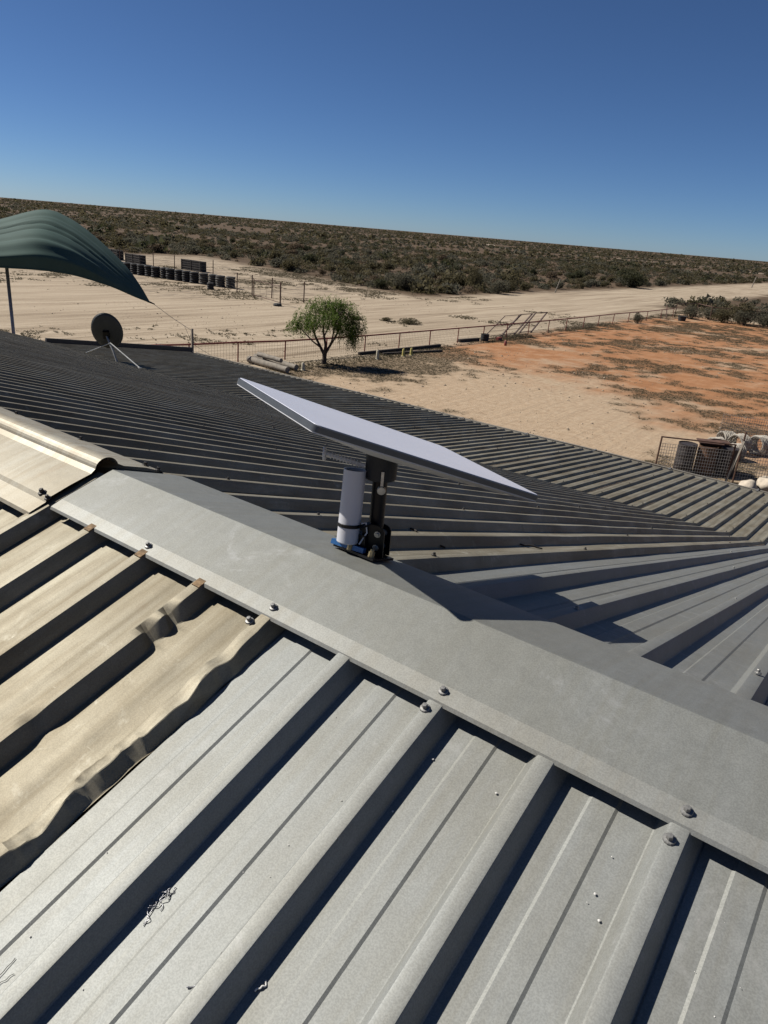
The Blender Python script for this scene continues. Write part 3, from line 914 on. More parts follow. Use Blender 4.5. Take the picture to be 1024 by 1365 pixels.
# taller pen frames at the far end of the fence
pen2 = thing('rail_pen', 'tall open rust-coloured rail pen at the far corner of the yard', 'pen', (-21, 84, 0))
pp = [(-22.2, 83.6), (-21.2, 88.5), (-18.9, 85.2), (-15.6, 86.6), (-12.5, 88.0)]
for x, y in pp:
    MB().tube((x, y, 0), (x, y, 1.45), .045, n=7).build('post', M['rust'], pen2)
for a, b in zip(pp[:-1], pp[1:]):
    MB().tube((*a, 1.43), (*b, 1.43), .035, n=7).build('rail', M['rust'], pen2)
    m = MB()
    for z in (.35, .7, 1.05): m.bar((*a, z), (*b, z), .012)
    m.build('rail_wire', M['wire'], pen2)
tag(put('leaning_post', MB().tube((-22.1, 80.2, 0), (-22.9, 82.4, 1.2), .05, n=7).mesh('leaning_post'), M['rust']), 'rusty post leaning over at the far end of the red fence', 'post')

# leaning gate frames behind the fence
M['rail_brown'] = plain('gate_steel', (.085, .045, .035), .7, 0, .3, 10)
def lean_frame(a, b, tilt, h, label, thick):
    a = Vector((*a, 0)); b = Vector((*b, 0))
    th = thing('leaning_gate_frame', label, 'gate frame', a, 'gate frames leaning on the red fence')
    up = Vector((tilt[0], tilt[1], h))
    for n_, p, q, r in (('stile', a, a + up, thick), ('stile', b, b + up, thick), ('rail', a + up, b + up, thick * .6), ('rail', a + up * .08, b + up * .08, thick * .6)):
        MB().bar(p, q, r, r * .8).build(n_, M['rail_brown'], th)
    m = MB()
    for f in (.3, .5, .7): m.bar(a + up * f, b + up * f, .012)
    m.build('cross_wire', M['wire'], th)
lean_frame((-24.25, 44.6), (-24.15, 47.0), (.15, 2.6), 1.42, 'thin rusty gate frame leaning rightmost-tilted nearest the black drum', .05)
lean_frame((-24.10, 47.0), (-24.05, 48.9), (.15, 2.3), 1.45, 'heavier rusty gate frame leaning in the middle of the red fence', .09)
lean_frame((-24.05, 49.6), (-24.0, 51.6), (.12, 2.2), 1.46, 'rusty gate frame leaning on the red fence farthest from the tree', .09)

# ------------------------------------------------------------------ foliage helpers
def leaf_tris(centres, size, rnd, elong=1.6, up_bias=.0):
    n = len(centres)
    d1 = rnd.normal(size=(n, 3)); d1 /= np.linalg.norm(d1, axis=1)[:, None]
    d2 = rnd.normal(size=(n, 3)); d2 -= d1 * np.sum(d1 * d2, 1)[:, None]; d2 /= np.linalg.norm(d2, axis=1)[:, None] + 1e-9
    s = size * rnd.uniform(.6, 1.4, (n, 1))
    a = centres + d1 * s * elong * .5; b = centres - d1 * s * elong * .5 + d2 * s * .45; c = centres - d1 * s * elong * .5 - d2 * s * .45
    V = np.stack([a, b, c], 1).reshape(-1, 3)
    return V, np.arange(3 * n).reshape(-1, 3)

def bush_points(n, rnd, rx, rz, lobes=7):
    """points spread through several overlapping clumps standing on the ground"""
    L = []
    for q in range(lobes):
        a = rnd.uniform(0, 2 * np.pi); r = rx * rnd.uniform(.0, .62)
        s = rx * rnd.uniform(.35, .62)
        L.append((r * np.cos(a), r * np.sin(a), rz * rnd.uniform(.28, .72), s, rz * rnd.uniform(.26, .42)))
    out = []
    for q in range(lobes):
        x, y, z, s, sz = L[q]
        k = n // lobes
        d = rnd.normal(size=(k, 3)); d /= np.linalg.norm(d, axis=1)[:, None]
        rad = rnd.uniform(.55, 1.08, (k, 1)) ** .5
        p = d * rad * np.array([s, s, sz]) + np.array([x, y, z])
        out.append(p)
    P = np.concatenate(out); P[:, 2] = np.abs(P[:, 2]) + .02
    return P

def leaf_mat(name, a, b, c):
    t = NT(name)
    g = t.k("NewGeometry")
    col = t.ramp(g.outputs["Random Per Island"], (.0, a), (.5, b), (1.0, c))
    m = t.out(col, .8, 0, .2)
    tr = t.k("BsdfTranslucent"); t.l.new(col, tr.inputs[0])
    mx = t.k("MixShader"); mx.inputs[0].default_value = .38
    out = t.n["Material Output"]
    t.l.new(t.b.outputs[0], mx.inputs[1]); t.l.new(tr.outputs[0], mx.inputs[2]); t.l.new(mx.outputs[0], out.inputs[0])
    return m
M['leaf_olive'] = leaf_mat('leaf_olive', (.074, .063, .032), (.108, .092, .047), (.15, .128, .07))
M['leaf_grey'] = leaf_mat('leaf_saltbush', (.088, .083, .056), (.125, .116, .080), (.17, .157, .11))
M['leaf_dark'] = leaf_mat('leaf_dark', (.040, .042, .020), (.06, .062, .03), (.09, .09, .045))
M['leaf_brown'] = leaf_mat('leaf_brown', (.11, .08, .05), (.15, .11, .07), (.20, .15, .10))
M['leaf_tree'] = leaf_mat('leaf_tree', (.058, .098, .016), (.105, .165, .028), (.175, .24, .046))
M['grass'] = leaf_mat('dry_grass', (.075, .064, .038), (.105, .088, .052), (.15, .125, .078))
M['bark'] = plain('bark', (.07, .05, .035), .9, 0, .35, 9, .4)

# ------------------------------------------------------------------ the pepper tree by the fence
def pepper_tree():
    base = Vector((-23.5, 27.1, 0))
    T = thing('pepper_tree', 'small green weeping pepper tree growing against the red fence', 'tree', base)
    rg = Vector((.80, .60, 0)); fw = Vector((-.6, .8, 0)); up = Vector((0, 0, 1))
    P = lambda r, u, f=0.0: base + rg * r * 1.08 + up * u + fw * f
    tr = MB()
    stems = [
        ([P(0, -.05), P(.03, .25), P(.02, .5)], [.15, .11, .10]),
        ([P(.02, .45), P(-.18, .8, .1), P(-.42, 1.25, .15), P(-.62, 1.8, .2), P(-.80, 2.3, .2)], [.085, .07, .055, .038, .018]),
        ([P(.02, .48), P(.06, .95, -.1), P(-.04, 1.5, -.2), P(-.1, 2.1, -.2), P(.0, 2.8, -.15)], [.08, .065, .05, .035, .015]),
        ([P(.03, .46), P(.22, .85, .1), P(.48, 1.35, .2), P(.70, 1.9, .25), P(1.0, 2.4, .2)], [.08, .062, .05, .034, .015]),
        ([P(.22, .85, .1), P(.34, 1.2, -.2), P(.45, 1.9, -.5), P(.6, 2.5, -.6)], [.045, .04, .03, .014]),
        ([P(-.18, .8, .1), P(-.5, 1.1, -.3), P(-.9, 1.55, -.5), P(-1.25, 1.9, -.5)], [.045, .035, .025, .012]),
        ([P(.0, 1.4, -.2), P(.15, 1.9, .4), P(.25, 2.6, .6)], [.035, .028, .012]),
    ]
    for pts, rad in stems: tr.path(pts, rad, 8)
    o = tr.build('trunk', M['bark'], T); smooth_by_angle(o, 60)
    rnd = np.random.default_rng(3)
    clumps = [(-.95, 2.25, 0, .55, .42), (-1.30, 1.95, -.4, .40, .30), (-.45, 2.75, .1, .60, .42), (.15, 3.0, 0, .70, .40), (.75, 2.85, .1, .62, .42), (1.15, 2.45, .1, .55, .45),
              (.35, 2.4, -.6, .65, .45), (.2, 2.5, .6, .65, .45), (-.35, 2.2, -.5, .5, .36), (1.40, 1.95, .1, .40, .42), (.95, 1.95, -.4, .45, .40), (.5, 2.0, .3, .45, .36), (-.75, 1.85, .3, .40, .3), (1.25, 1.5, -.1, .28, .35)]
    V = []; k = 0
    quads = []
    for r, u, f, s, sz in clumps:
        for q in range(int(128 * s / .5)):
            d = rnd.normal(size=3); d /= np.linalg.norm(d); rad = rnd.uniform(.1, 1.25) ** .7
            p = np.array(P(r + d[0] * s * rad, u + d[2] * sz * rad, f + d[1] * s * rad))
            L = rnd.uniform(.18, .62) * (1.4 if r > .8 else 1.0)
            drift = rnd.normal(size=3) * .10; drift[2] = 0
            drift += np.array(rg) * (.12 * np.sign(r) * L)
            nl = int(L / .035)
            for i in range(nl):
                g = i / max(1, nl)
                pc = p + drift * g + np.array([0, 0, -L * g * g * .8 - L * .2 * g]) + rnd.normal(size=3) * .018
                a = rnd.uniform(0, 2 * np.pi); w = rnd.uniform(.05, .095)
                dv = np.array([np.cos(a) * w, np.sin(a) * w, -w * rnd.uniform(.3, 1.1)])
                nn = np.array([-np.sin(a), np.cos(a), rnd.normal() * .5]) * .013
                quads.append((pc - nn, pc + dv * .5 + nn * 1.2, pc + dv, pc + dv * .5 - nn * 1.2))
    Q = np.array(quads).reshape(-1, 3)
    me = big_mesh('crown', Q, np.arange(len(Q)).reshape(-1, 4))
    put('crown', me, M['leaf_tree'], T)
    # twigs that carry the strands
    tw = MB()
    tips = [P(-.80, 2.3, .2), P(.0, 2.8, -.15), P(1.0, 2.4, .2), P(.6, 2.5, -.6), P(-1.25, 1.9, -.5), P(.25, 2.6, .6)]
    for tp in tips:
        for q in range(5):
            e = tp + Vector((rnd.normal() * .35, rnd.normal() * .35, rnd.uniform(-.25, .35)))
            tw.path([tp, tp.lerp(e, .5) + Vector((0, 0, .06)), e], [.014, .009, .004], 5)
    tw.build('twigs', M['bark'], T)['kind'] = 'stuff'
pepper_tree()

# ------------------------------------------------------------------ timber poles, beams, bollards and odds and ends along the fence
M['old_timber'] = plain('grey_timber', (.27, .235, .19), .9, 0, .3, 5, .4)
M['dark_timber'] = plain('dark_timber', (.06, .045, .034), .9, 0, .4, 5, .4)
M['yellow'] = plain('yellow_paint', (.50, .42, .12), .6, 0, .15, 8)
M['cream'] = plain('cream_paint', (.58, .53, .40), .6, 0, .15, 8)
M['tyre'] = plain('tyre_rubber', (.022, .021, .021), .8, 0, .3, 6)
M['tyre_grey'] = plain('dusty_rubber', (.085, .08, .072), .85, 0, .3, 6)
def log(name, a, b, r, label):
    m = MB(); a = Vector(a); b = Vector(b); n = 6
    m.path([a.lerp(b, i / n) + Vector((0, 0, .008 * math.sin(i * 2))) for i in range(n + 1)], [r * (1 - .12 * i / n) for i in range(n + 1)], 12)
    me = m.mesh(name, True); me.set_sharp_from_angle(angle=R(50))
    return tag(put(name, me, M['old_timber']), label, 'log', 'grey timber poles on the ground')
log('timber_pole', (-25.6, 24.05, .17), (-22.75, 23.75, .17), .16, 'thick grey timber pole on the ground nearest the roof edge')
log('timber_pole', (-25.9, 24.75, .17), (-22.95, 24.55, .17), .16, 'grey timber pole on the ground behind the nearer one, left of the tree')
log('timber_pole', (-25.3, 24.38, .42), (-23.6, 24.2, .42), .12, 'shorter grey pole lying on top of the two timber poles')
def bollard(x, y, mat, label, h=.42):
    T = thing('marker_bollard', label, 'bollard', (x, y, 0), 'small painted bollards near the tree')
    m = MB(); m.lathe([(.105, 0), (.105, .03), (.085, .05), (.07, h * .9), (.05, h), (0, h + .01)], (x, y, 0), n=12); o = m.build('body', mat, T); smooth_by_angle(o, 40)
    m = MB(); m.lathe([(.14, 0), (.14, .025), (.0, .026)], (x, y, 0), n=12); m.build('base', M['cream'], T)
bollard(-22.9, 24.95, M['cream'], 'short cream bollard at the end of the timber poles', .36)
bollard(-22.9, 30.75, M['cream'], 'cream bollard right of the pepper tree', .50)
bollard(-22.75, 32.95, M['yellow'], 'left one of the two yellow bollards side by side')
bollard(-22.70, 33.65, M['yellow'], 'right one of the two yellow bollards side by side')
def beam(a, b, w, label):
    me = MB().bar(a, b, w, w).mesh('timber_beam'); o = put('timber_beam', me, M['dark_timber']); bevel_mod(o, .015)
    return tag(o, label, 'beam', 'dark timber beams along the fence')
beam((-24.3, 30.9, .08), (-23.6, 38.1, .10), .15, 'long dark timber beam lying at the foot of the red fence')
beam((-23.6, 32.2, .06), (-22.5, 36.6, .06), .12, 'dark timber beam in front of the long one, near the yellow bollards')
beam((-24.1, 41.1, .10), (-23.8, 43.2, .10), .2, 'short dark beam beside the black drum at the fence')
def drum(name, x, y, r, h, mat, label, cat='drum', lidmat=None, group=None):
    T = thing(name, label, cat, (x, y, 0), group)
    m = MB(); pr = [(r * .96, 0), (r, .02)]
    for q in (.33, .66): pr += [(r, h * q - .03), (r * 1.03, h * q), (r, h * q + .03)]
    pr += [(r, h - .02), (r * 1.02, h), (r * .95, h), (r * .95, h - .03), (0, h - .03)]
    m.lathe(pr, (x, y, 0), n=20); o = m.build('drum_body', mat, T); smooth_by_angle(o, 30)
    m = MB(); m.lathe([(.0, h - .012), (.035, h - .012), (.035, h - .03)], (x + r * .6, y, 0), n=8); m.build('drum_bung', lidmat or mat, T)
    return T
drum('steel_drum', -23.55, 43.6, .28, .46, M['tyre'], 'low black drum beside the red fence near the leaning frames')
o = MB().box((-23.2, 45.0, .1), (.25, .5, .2)); 
tag(put('red_crate', o.mesh('red_crate'), M['red_steel']), 'small dark red box at the foot of the fence', 'box'); bevel_mod(bpy.data.objects['red_crate'], .02)
tag(put('red_can', MB().lathe([(0, 0), (.08, 0), (.09, .02), (.09, .26), (.05, .30), (.05, .34), (0, .34)], (-21.7, 43.1, 0), n=12).mesh('red_can', True), M['red_steel']), 'small dark can standing on the red earth before the fence', 'can')
tb_ = thing('black_tub', 'black tub lying at the far corner of the yard beside the shrubs', 'tub', (-20.5, 80.2, 0))
m = MB(); m.lathe([(.0, .02), (.36, .0), (.42, .45), (.47, .47), (.45, .5), (.38, .46), (.33, .05), (0, .05)], (-20.5, 80.2, 0), n=18); o = m.build('tub_body', M['tyre'], tb_); smooth_by_angle(o, 40)
m = MB(); m.path([(-20.9, 80.2, .44), (-20.97, 80.2, .54), (-20.8, 80.2, .60)], .02, 6); m.build('tub_handle', M['tyre'], tb_)

# ------------------------------------------------------------------ tyre stacks beyond the track
def tyre_mesh(name, mat, r=.46, w=.21):
    m = MB(); m.lathe([(r * .58, .02), (r * .80, .0), (r * .97, .03), (r, .06), (r, w - .06), (r * .97, w - .03), (r * .80, w), (r * .58, w - .02), (r * .58, .02)], (0, 0, 0), n=14)
    return m.mesh(name, True, mat)
TY1, TY2 = tyre_mesh('tyre', M['tyre']), tyre_mesh('tyre_dusty', M['tyre_grey'])
ORD = ['first', 'second', 'third', 'fourth', 'fifth', 'sixth', 'seventh', 'eighth', 'ninth', 'tenth', 'eleventh']
rowx = np.linspace(-70.5, -59.6, 11)
for i, x in enumerate(list(rowx) + [-58.4, -57.2, -56.0, -54.9]):
    dusty = i >= 11
    y = 47.6 + (x + 70.5) * .09 + random.uniform(-.12, .12)
    lab = ORD[i] + ' black tyre stack from the left in the row beyond the track' if not dusty else ['first dusty grey tyre stack after the black ones', 'second dusty grey tyre stack in the row', 'third dusty grey tyre stack in the row', 'dusty grey tyre stack at the right end of the row'][i - 11]
    T = thing('tyre_stack', lab, 'tyre stack', (x, y, 0), 'row of tyre stacks' if dusty else 'black tyre stacks in the row')
    for k in range(5):
        put_shared('tyre', TY2 if dusty else TY1, (x + random.uniform(-.03, .03), y + random.uniform(-.03, .03), .215 * k), T, Quaternion((0, 0, 1), random.uniform(0, 6)))
T = thing('tyre_stack', 'low pair of tyres lying in front of the end stack', 'tyre stack', (-54.2, 46.0, 0))
for k in range(3): put_shared('tyre', TY1, (-54.2, 46.0, .2 * k), T, None, (.7, .7, .95))
M['crate'] = plain('dark_crate', (.035, .03, .028), .85, 0, .4, 4)
def crate(x, y, L, h, label):
    T = thing('steel_crate', label, 'crate', (x, y, 0))
    MB().box((x, y, h * .48), (L * .97, 1.0, h * .9)).build('crate_core', M['crate'], T)
    for z in np.linspace(.1, h - .08, 5): MB().box((x + .3, y - .52, z), (L, .05, .13)).build('slat', M['crate'], T)
    for sx in (-1, 0, 1): MB().box((x + sx * L * .48 + .15, y - .56, h / 2), (.09, .06, h)).build('upright', M['crate'], T)
crate(-81.8, 57.4, 3.0, 1.15, 'dark slatted crate behind the left tyre stacks')
crate(-72.8, 59.2, 3.6, 1.25, 'dark slatted crate behind the middle of the tyre row')
crate(-88.0, 58.6, 2.6, 1.3, 'dark crate half hidden by the green sail')

# wire fence and gate behind the tyres
yf = thing('paddock_fence', 'thin wire paddock fence with slim posts behind the tyre stacks', 'fence', (-60, 52, 0))
PF = [(-92, 57.5), (-83, 56.0), (-74.9, 55.0), (-72.3, 56.0), (-66.0, 56.4), (-51.6, 46.9), (-49.6, 46.9), (-47.1, 46.9), (-43.7, 47.4)]
for x, y in PF: MB().tube((x, y, 0), (x + random.uniform(-.06, .06), y, 1.75), .05, n=6).build('post', M['rust'], yf)
for a, b in zip(PF[:-1], PF[1:]):
    m = MB()
    for z in (.3, .65, 1.0, 1.35, 1.68): m.bar((*a, z), (*b, z), .010)
    m.build('fence_wire', M['wire'], yf)
gt = thing('pipe_gate', 'open pipe frame gate standing right of the tyre row', 'gate', (-45, 44.5, 0))
for a, b in (((-47.8, 45.4), (-42.6, 43.4)),):
    MB().tube((*a, .0), (*a, 1.6), .045, n=7).build('gate_post', M['rust'], gt)
    MB().tube((*b, .0), (*b, 1.85), .06, n=7).build('gate_post', M['rust'], gt)
    MB().tube((*a, 1.5), (*b, 1.5), .03, n=7).build('gate_rail', M['rust'], gt)
    MB().tube((*a, .25), (*b, .25), .03, n=7).build('gate_rail', M['rust'], gt)
    m = MB()
    for f in (.25, .5, .75):
        x, y = a[0] + (b[0] - a[0]) * f, a[1] + (b[1] - a[1]) * f
        m.bar((x, y, .25), (x, y, 1.5), .012)
    m.build('gate_wire', M['wire'], gt)
tag(put('post_block', MB().lathe([(.35, 0), (.35, .12), (.28, .2), (0, .2)], (-42.6, 43.1, 0), n=10).mesh('post_block'), M['tyre']), 'dark block at the foot of the pipe gate', 'block')
tag(put('slim_stake', MB().tube((-43.3, 99.2, 0), (-42.9, 99.4, 1.9), .09, .07, n=7).mesh('slim_stake'), M['old_timber']), 'pale leaning stake at the edge of the scrub', 'stake')
tag(put('slim_stake', MB().tube((-37.6, 205.7, 0), (-37.2, 206, 2.6), .12, .1, n=7).mesh('slim_stake'), M['old_timber']), 'pale stake by the far bend of the track at right', 'stake')

# ------------------------------------------------------------------ mesh pen with drums beyond the gutter
M['galv_mesh'] = plain('galvanised_mesh', (.50, .47, .42), .5, .2, .3, 5)
M['drum_black'] = plain('drum_black', (.045, .036, .034), .6, 0, .4, 6)
M['drum_rust'] = plain('drum_rust', (.15, .075, .04), .8, 0, .5, 5)
M['drum_brown'] = plain('drum_brown', (.09, .05, .035), .8, 0, .5, 5)
M['white_wire'] = plain('pale_hose', (.40, .36, .30), .8, 0, .3, 8)
M['rock'] = plain('pale_limestone', (.56, .48, .38), .95, 0, .25, 7, .6)
pen = thing('mesh_pen', 'welded mesh pen with rusty frame just beyond the roof gutter', 'pen', (-4.5, 23.5, 0))
def mesh_panel(a, b, z0, z1, sp=.075, sz=.10, w=.0105, skew=0):
    a = Vector((*a, 0)); b = Vector((*b, 0)); L = (b - a).length; m = MB()
    n = int(L / sp)
    for i in range(n + 1):
        p = a.lerp(b, i / n); m.bar(p + Vector((0, 0, z0)), p + Vector((0, 0, z1)), w)
    for z in np.arange(z0, z1 + .01, sz):
        m.bar(a + Vector((0, 0, z)), b + Vector((0, 0, z)), w)
    o = m.build('wire_mesh', M['galv_mesh'], pen); o["kind"] = "stuff"; return o
P0, P1, P2, P3 = (-5.55, 22.5), (-3.62, 23.55), (-3.78, 26.6), (-4.9, 28.0)
P1b = (-3.45, 23.7)
for p, h in ((P0, 1.22), (P1, 1.22), (P1b, 1.62)): MB().tube((*p, 0), (*p, h), .028, n=7).build('post', M['rust'], pen)
MB().tube((*P0, 1.2), (*P1, 1.2), .024, n=7).build('rail', M['rust'], pen)
mesh_panel(P0, P1, .1, 1.0)
mesh_panel(P1b, (-1.2, 24.6), .1, 1.5)
mesh_panel((-4.95, 28.0), (-1.5, 29.2), .3, 1.25)
pl = MB().bar((-3.62, 23.38, -.1), (-3.42, 23.60, 1.35), .09, .02).mesh('grey_plank')
tag(put('grey_plank', pl, M['old_timber']), 'pale grey plank leaning on the corner post of the mesh pen', 'plank')
drum('steel_drum', -4.98, 23.6, .29, .92, M['drum_black'], 'black steel drum at the left of the mesh pen', group='drums in the mesh pen')
drum('steel_drum', -4.42, 23.9, .29, .92, M['drum_rust'], 'rusty orange-brown drum in the middle of the mesh pen', group='drums in the mesh pen')
drum('steel_drum', -4.25, 24.6, .29, .98, M['drum_brown'], 'dark brown drum at the back of the mesh pen', group='drums in the mesh pen')
drum('steel_drum', -3.85, 24.3, .27, .90, M['drum_black'], 'black steel drum beside the corner post of the mesh pen', group='drums in the mesh pen')
me = MB().box((-4.45, 24.1, 1.0), (.75, .55, .03), (Vector((.9, .4, .02)).normalized(), Vector((-.4, .9, 0)).normalized(), Vector((0, 0, 1)))).mesh('rusty_lid_sheet')
tag(put('rusty_lid_sheet', me, M['rust']), 'rusty red sheet lying across the drums in the pen', 'metal sheet')
def wire_roll(x, y, r, z, label, ax):
    T = thing('hose_roll', label, 'roll', (x, y, 0), 'pale rolls behind the pen')
    ax = Vector(ax).normalized()
    for q in range(6):
        up = Vector((0, 0, 1)); s_ = ax.cross(up).normalized()
        c = Vector((x, y, z)) + ax * (q - 2.5) * .085
        m = MB(); m.path([c + (up * math.sin(t) + s_ * math.cos(t)) * r * random.uniform(.95, 1.04) for t in np.linspace(0, 2 * math.pi, 21)], .035, 6)
        m.build('coil', M['white_wire'], T)
wire_roll(-4.75, 26.8, .26, .30, 'pale coiled roll behind the rusty drum', (.5, .8, 0))
wire_roll(-4.70, 28.2, .26, .30, 'pale coiled roll farthest back under the rear mesh', (.6, .7, 0))
wire_roll(-4.15, 27.6, .32, .36, 'large pale coiled roll just left of the tall pen post', (.45, .85, 0))
wire_roll(-4.05, 26.6, .25, .29, 'pale coiled roll in front of the large one', (.6, .8, 0))
wire_roll(-3.55, 28.1, .32, .36, 'pale coiled roll right of the tall pen post', (.5, .85, 0))
def rock(x, y, s, label):
    bm = bmesh.new(); bmesh.ops.create_icosphere(bm, subdivisions=3, radius=s)
    sd = random.random() * 50
    from mathutils import noise
    for v in bm.verts:
        nn = noise.noise(v.co * (2.2 / s) * .6 + Vector((sd, 0, 0)))
        v.co *= 1 + .30 * nn; v.co.z *= .75
        v.co += Vector((x, y, s * .45))
    me = bpy.data.meshes.new('limestone_rock'); bm.to_mesh(me); bm.free()
    me.polygons.foreach_set("use_smooth", [True] * len(me.polygons))
    tag(put('limestone_rock', me, M['rock']), label, 'rock', 'pale rocks below the mesh pen')
rock(-2.92, 23.2, .27, 'pale rock right of the leaning plank at the roof edge')
rock(-2.48, 23.6, .33, 'larger tan rock at the right picture edge by the pen')
rock(-2.65, 24.4, .2, 'smaller pale rock behind the other two by the pen')

# ------------------------------------------------------------------ saltbush and scrub
def bush_mesh(name, mat, n, rx, rz, leaf, seed, lobes=7):
    rnd = np.random.default_rng(seed)
    P_ = bush_points(n, rnd, rx, rz, lobes)
    Vv, Ff = leaf_tris(P_, leaf, rnd)
    me = big_mesh(name, Vv, Ff); me.materials.append(mat)
    return me
mats = [M['leaf_olive'], M['leaf_grey'], M['leaf_dark'], M['leaf_brown']]
VAR = {}
for mi in range(4):
    VAR[mi] = [bush_mesh('shrub_foliage', mats[mi], 760, 1.0, 1.15, .115, 50 + mi * 10 + q, 8) for q in range(3)]
FINE = {mi: [bush_mesh('shrub_foliage', mats[mi], 2600, 1.0, 1.1, .06, 150 + mi * 10 + q, 11) for q in range(2)] for mi in range(3)}
# stems of a shrub (shared)
sm_ = MB()
for q in range(6):
    a = q * 1.05; sm_.path([(.04 * math.cos(a), .04 * math.sin(a), 0), (.2 * math.cos(a), .2 * math.sin(a), .35), (.45 * math.cos(a), .45 * math.sin(a), .75)], [.03, .022, .01], 5)
STEM = sm_.mesh('stems', False, M['bark'])
def shrub(x, y, s, sz, mi, label, group=None, stems=True, fine=False):
    T = thing('shrub', label, 'shrub', (x, y, 0), group)
    q = Quaternion((0, 0, 1), random.uniform(0, 6.28))
    put_shared('foliage', random.choice((FINE if stems else VAR)[mi]), (x, y, 0), T, q, (s, s, sz))
    if stems: put_shared('stems', STEM, (x, y, 0), T, q, (s, s, sz))
    return T
# corner shrubs of the yard
g = 'grey shrubs at the far yard corner'
shrub(-20.5, 84.0, 1.1, 1.25, 1, 'grey saltbush left of the rail pen post at the yard corner', g)
shrub(-19.4, 86.6, 1.2, 1.1, 1, 'pale grey low bush just inside the rail pen', g)
shrub(-17.6, 84.9, 1.2, 1.2, 0, 'olive bush at the left of the big corner shrub clump', g)
shrub(-16.2, 86.4, 1.8, 1.9, 0, 'tallest rounded olive shrub of the clump at the yard corner', g)
shrub(-15.3, 84.6, 1.3, 1.3, 1, 'grey bush in front of the tallest corner shrub', g)
shrub(-14.0, 88.0, 1.7, 1.6, 1, 'grey rounded shrub at the right picture edge', g)
shrub(-13.0, 85.5, 1.4, 1.2, 1, 'low grey bush at the right picture edge beside the corner clump', g)
# singular ones
shrub(-45.8, 138.5, 3.2, 2.9, 2, 'large dark green bush at the edge of the scrub right of centre')
shrub(-49.8, 71.6, 2.0, 1.75, 1, 'broad pale grey bush where the scrub meets the track')
shrub(-51.5, 73.4, 1.6, 1.5, 0, 'olive bush beside the broad pale one at the scrub edge')
shrub(-49.2, 86.5, 1.3, 2.3, 0, 'upright yellow-green bush behind the scrub edge')
shrub(-44.6, 84.5, 1.7, 1.5, 1, 'rounded grey bush close to the sandy track in mid picture')
shrub(-45.6, 89.0, 1.5, 1.3, 0, 'olive bush next to the rounded grey one by the track')
shrub(-22.0, 70.6, .5, .9, 1, 'small grey bush touching the red fence')
shrub(-31.2, 45.6, 1.0, .32, 0, 'low flat dark plant in the middle of the sandy track')
shrub(-32.9, 45.0, .55, .25, 0, 'small flat plant left of the larger one on the track')
shrub(-34.4, 43.2, .8, .22, 0, 'flat ground plant on the track right behind the tree')

def in_scrub(x, y):
    yy = y + (x + 50) * .30
    return ((x < -45.0) & (yy > 68.0)) | ((x > -30) & (y > 97)) | (x < -100)
# belt of countable shrubs
cands = []
rb = np.random.default_rng(21)
while len(cands) < 230:
    x = rb.uniform(-150, -40); y = rb.uniform(62, 190)
    if not in_scrub(np.array(x), np.array(y)): continue
    yy = y + (x + 50) * .30
    d = min(-45 - x, yy - 68)
    if rb.uniform() > math.exp(-d / 26.0): continue
    az = math.degrees(math.atan2(-x, y))
    if az > 66 or az < 12: continue
    if any((x - a) ** 2 + (y - b) ** 2 < 3.2 for a, b in cands): continue
    cands.append((x, y))
SL = {0: 'low olive shrub in the scrub beyond the sandy track', 1: 'pale grey saltbush in the scrub beyond the sandy track', 2: 'dark green shrub in the scrub beyond the sandy track', 3: 'dry brownish shrub in the scrub beyond the sandy track'}
for x, y in cands:
    mi = int(rb.choice(4, p=[.42, .30, .16, .12])); s = rb.uniform(.7, 1.7)
    az = math.degrees(math.atan2(-x, y))
    zone = 'behind the green sail' if az > 56 else 'behind the tyre stacks' if az > 47 else 'behind the pepper tree' if az > 36 else 'behind the leaning gate frames' if az > 24 else 'towards the right picture edge'
    size = 'big' if s > 1.35 else 'small' if s < 1.0 else 'middling'
    kindw = {0: 'olive shrub', 1: 'pale grey saltbush', 2: 'dark green shrub', 3: 'dry brownish shrub'}[mi]
    shrub(x, y, s, s * rb.uniform(.65, 1.0), mi, size + ' ' + kindw + ' in the scrub beyond the track ' + zone, size + ' ' + kindw + ' ' + zone, stems=False)

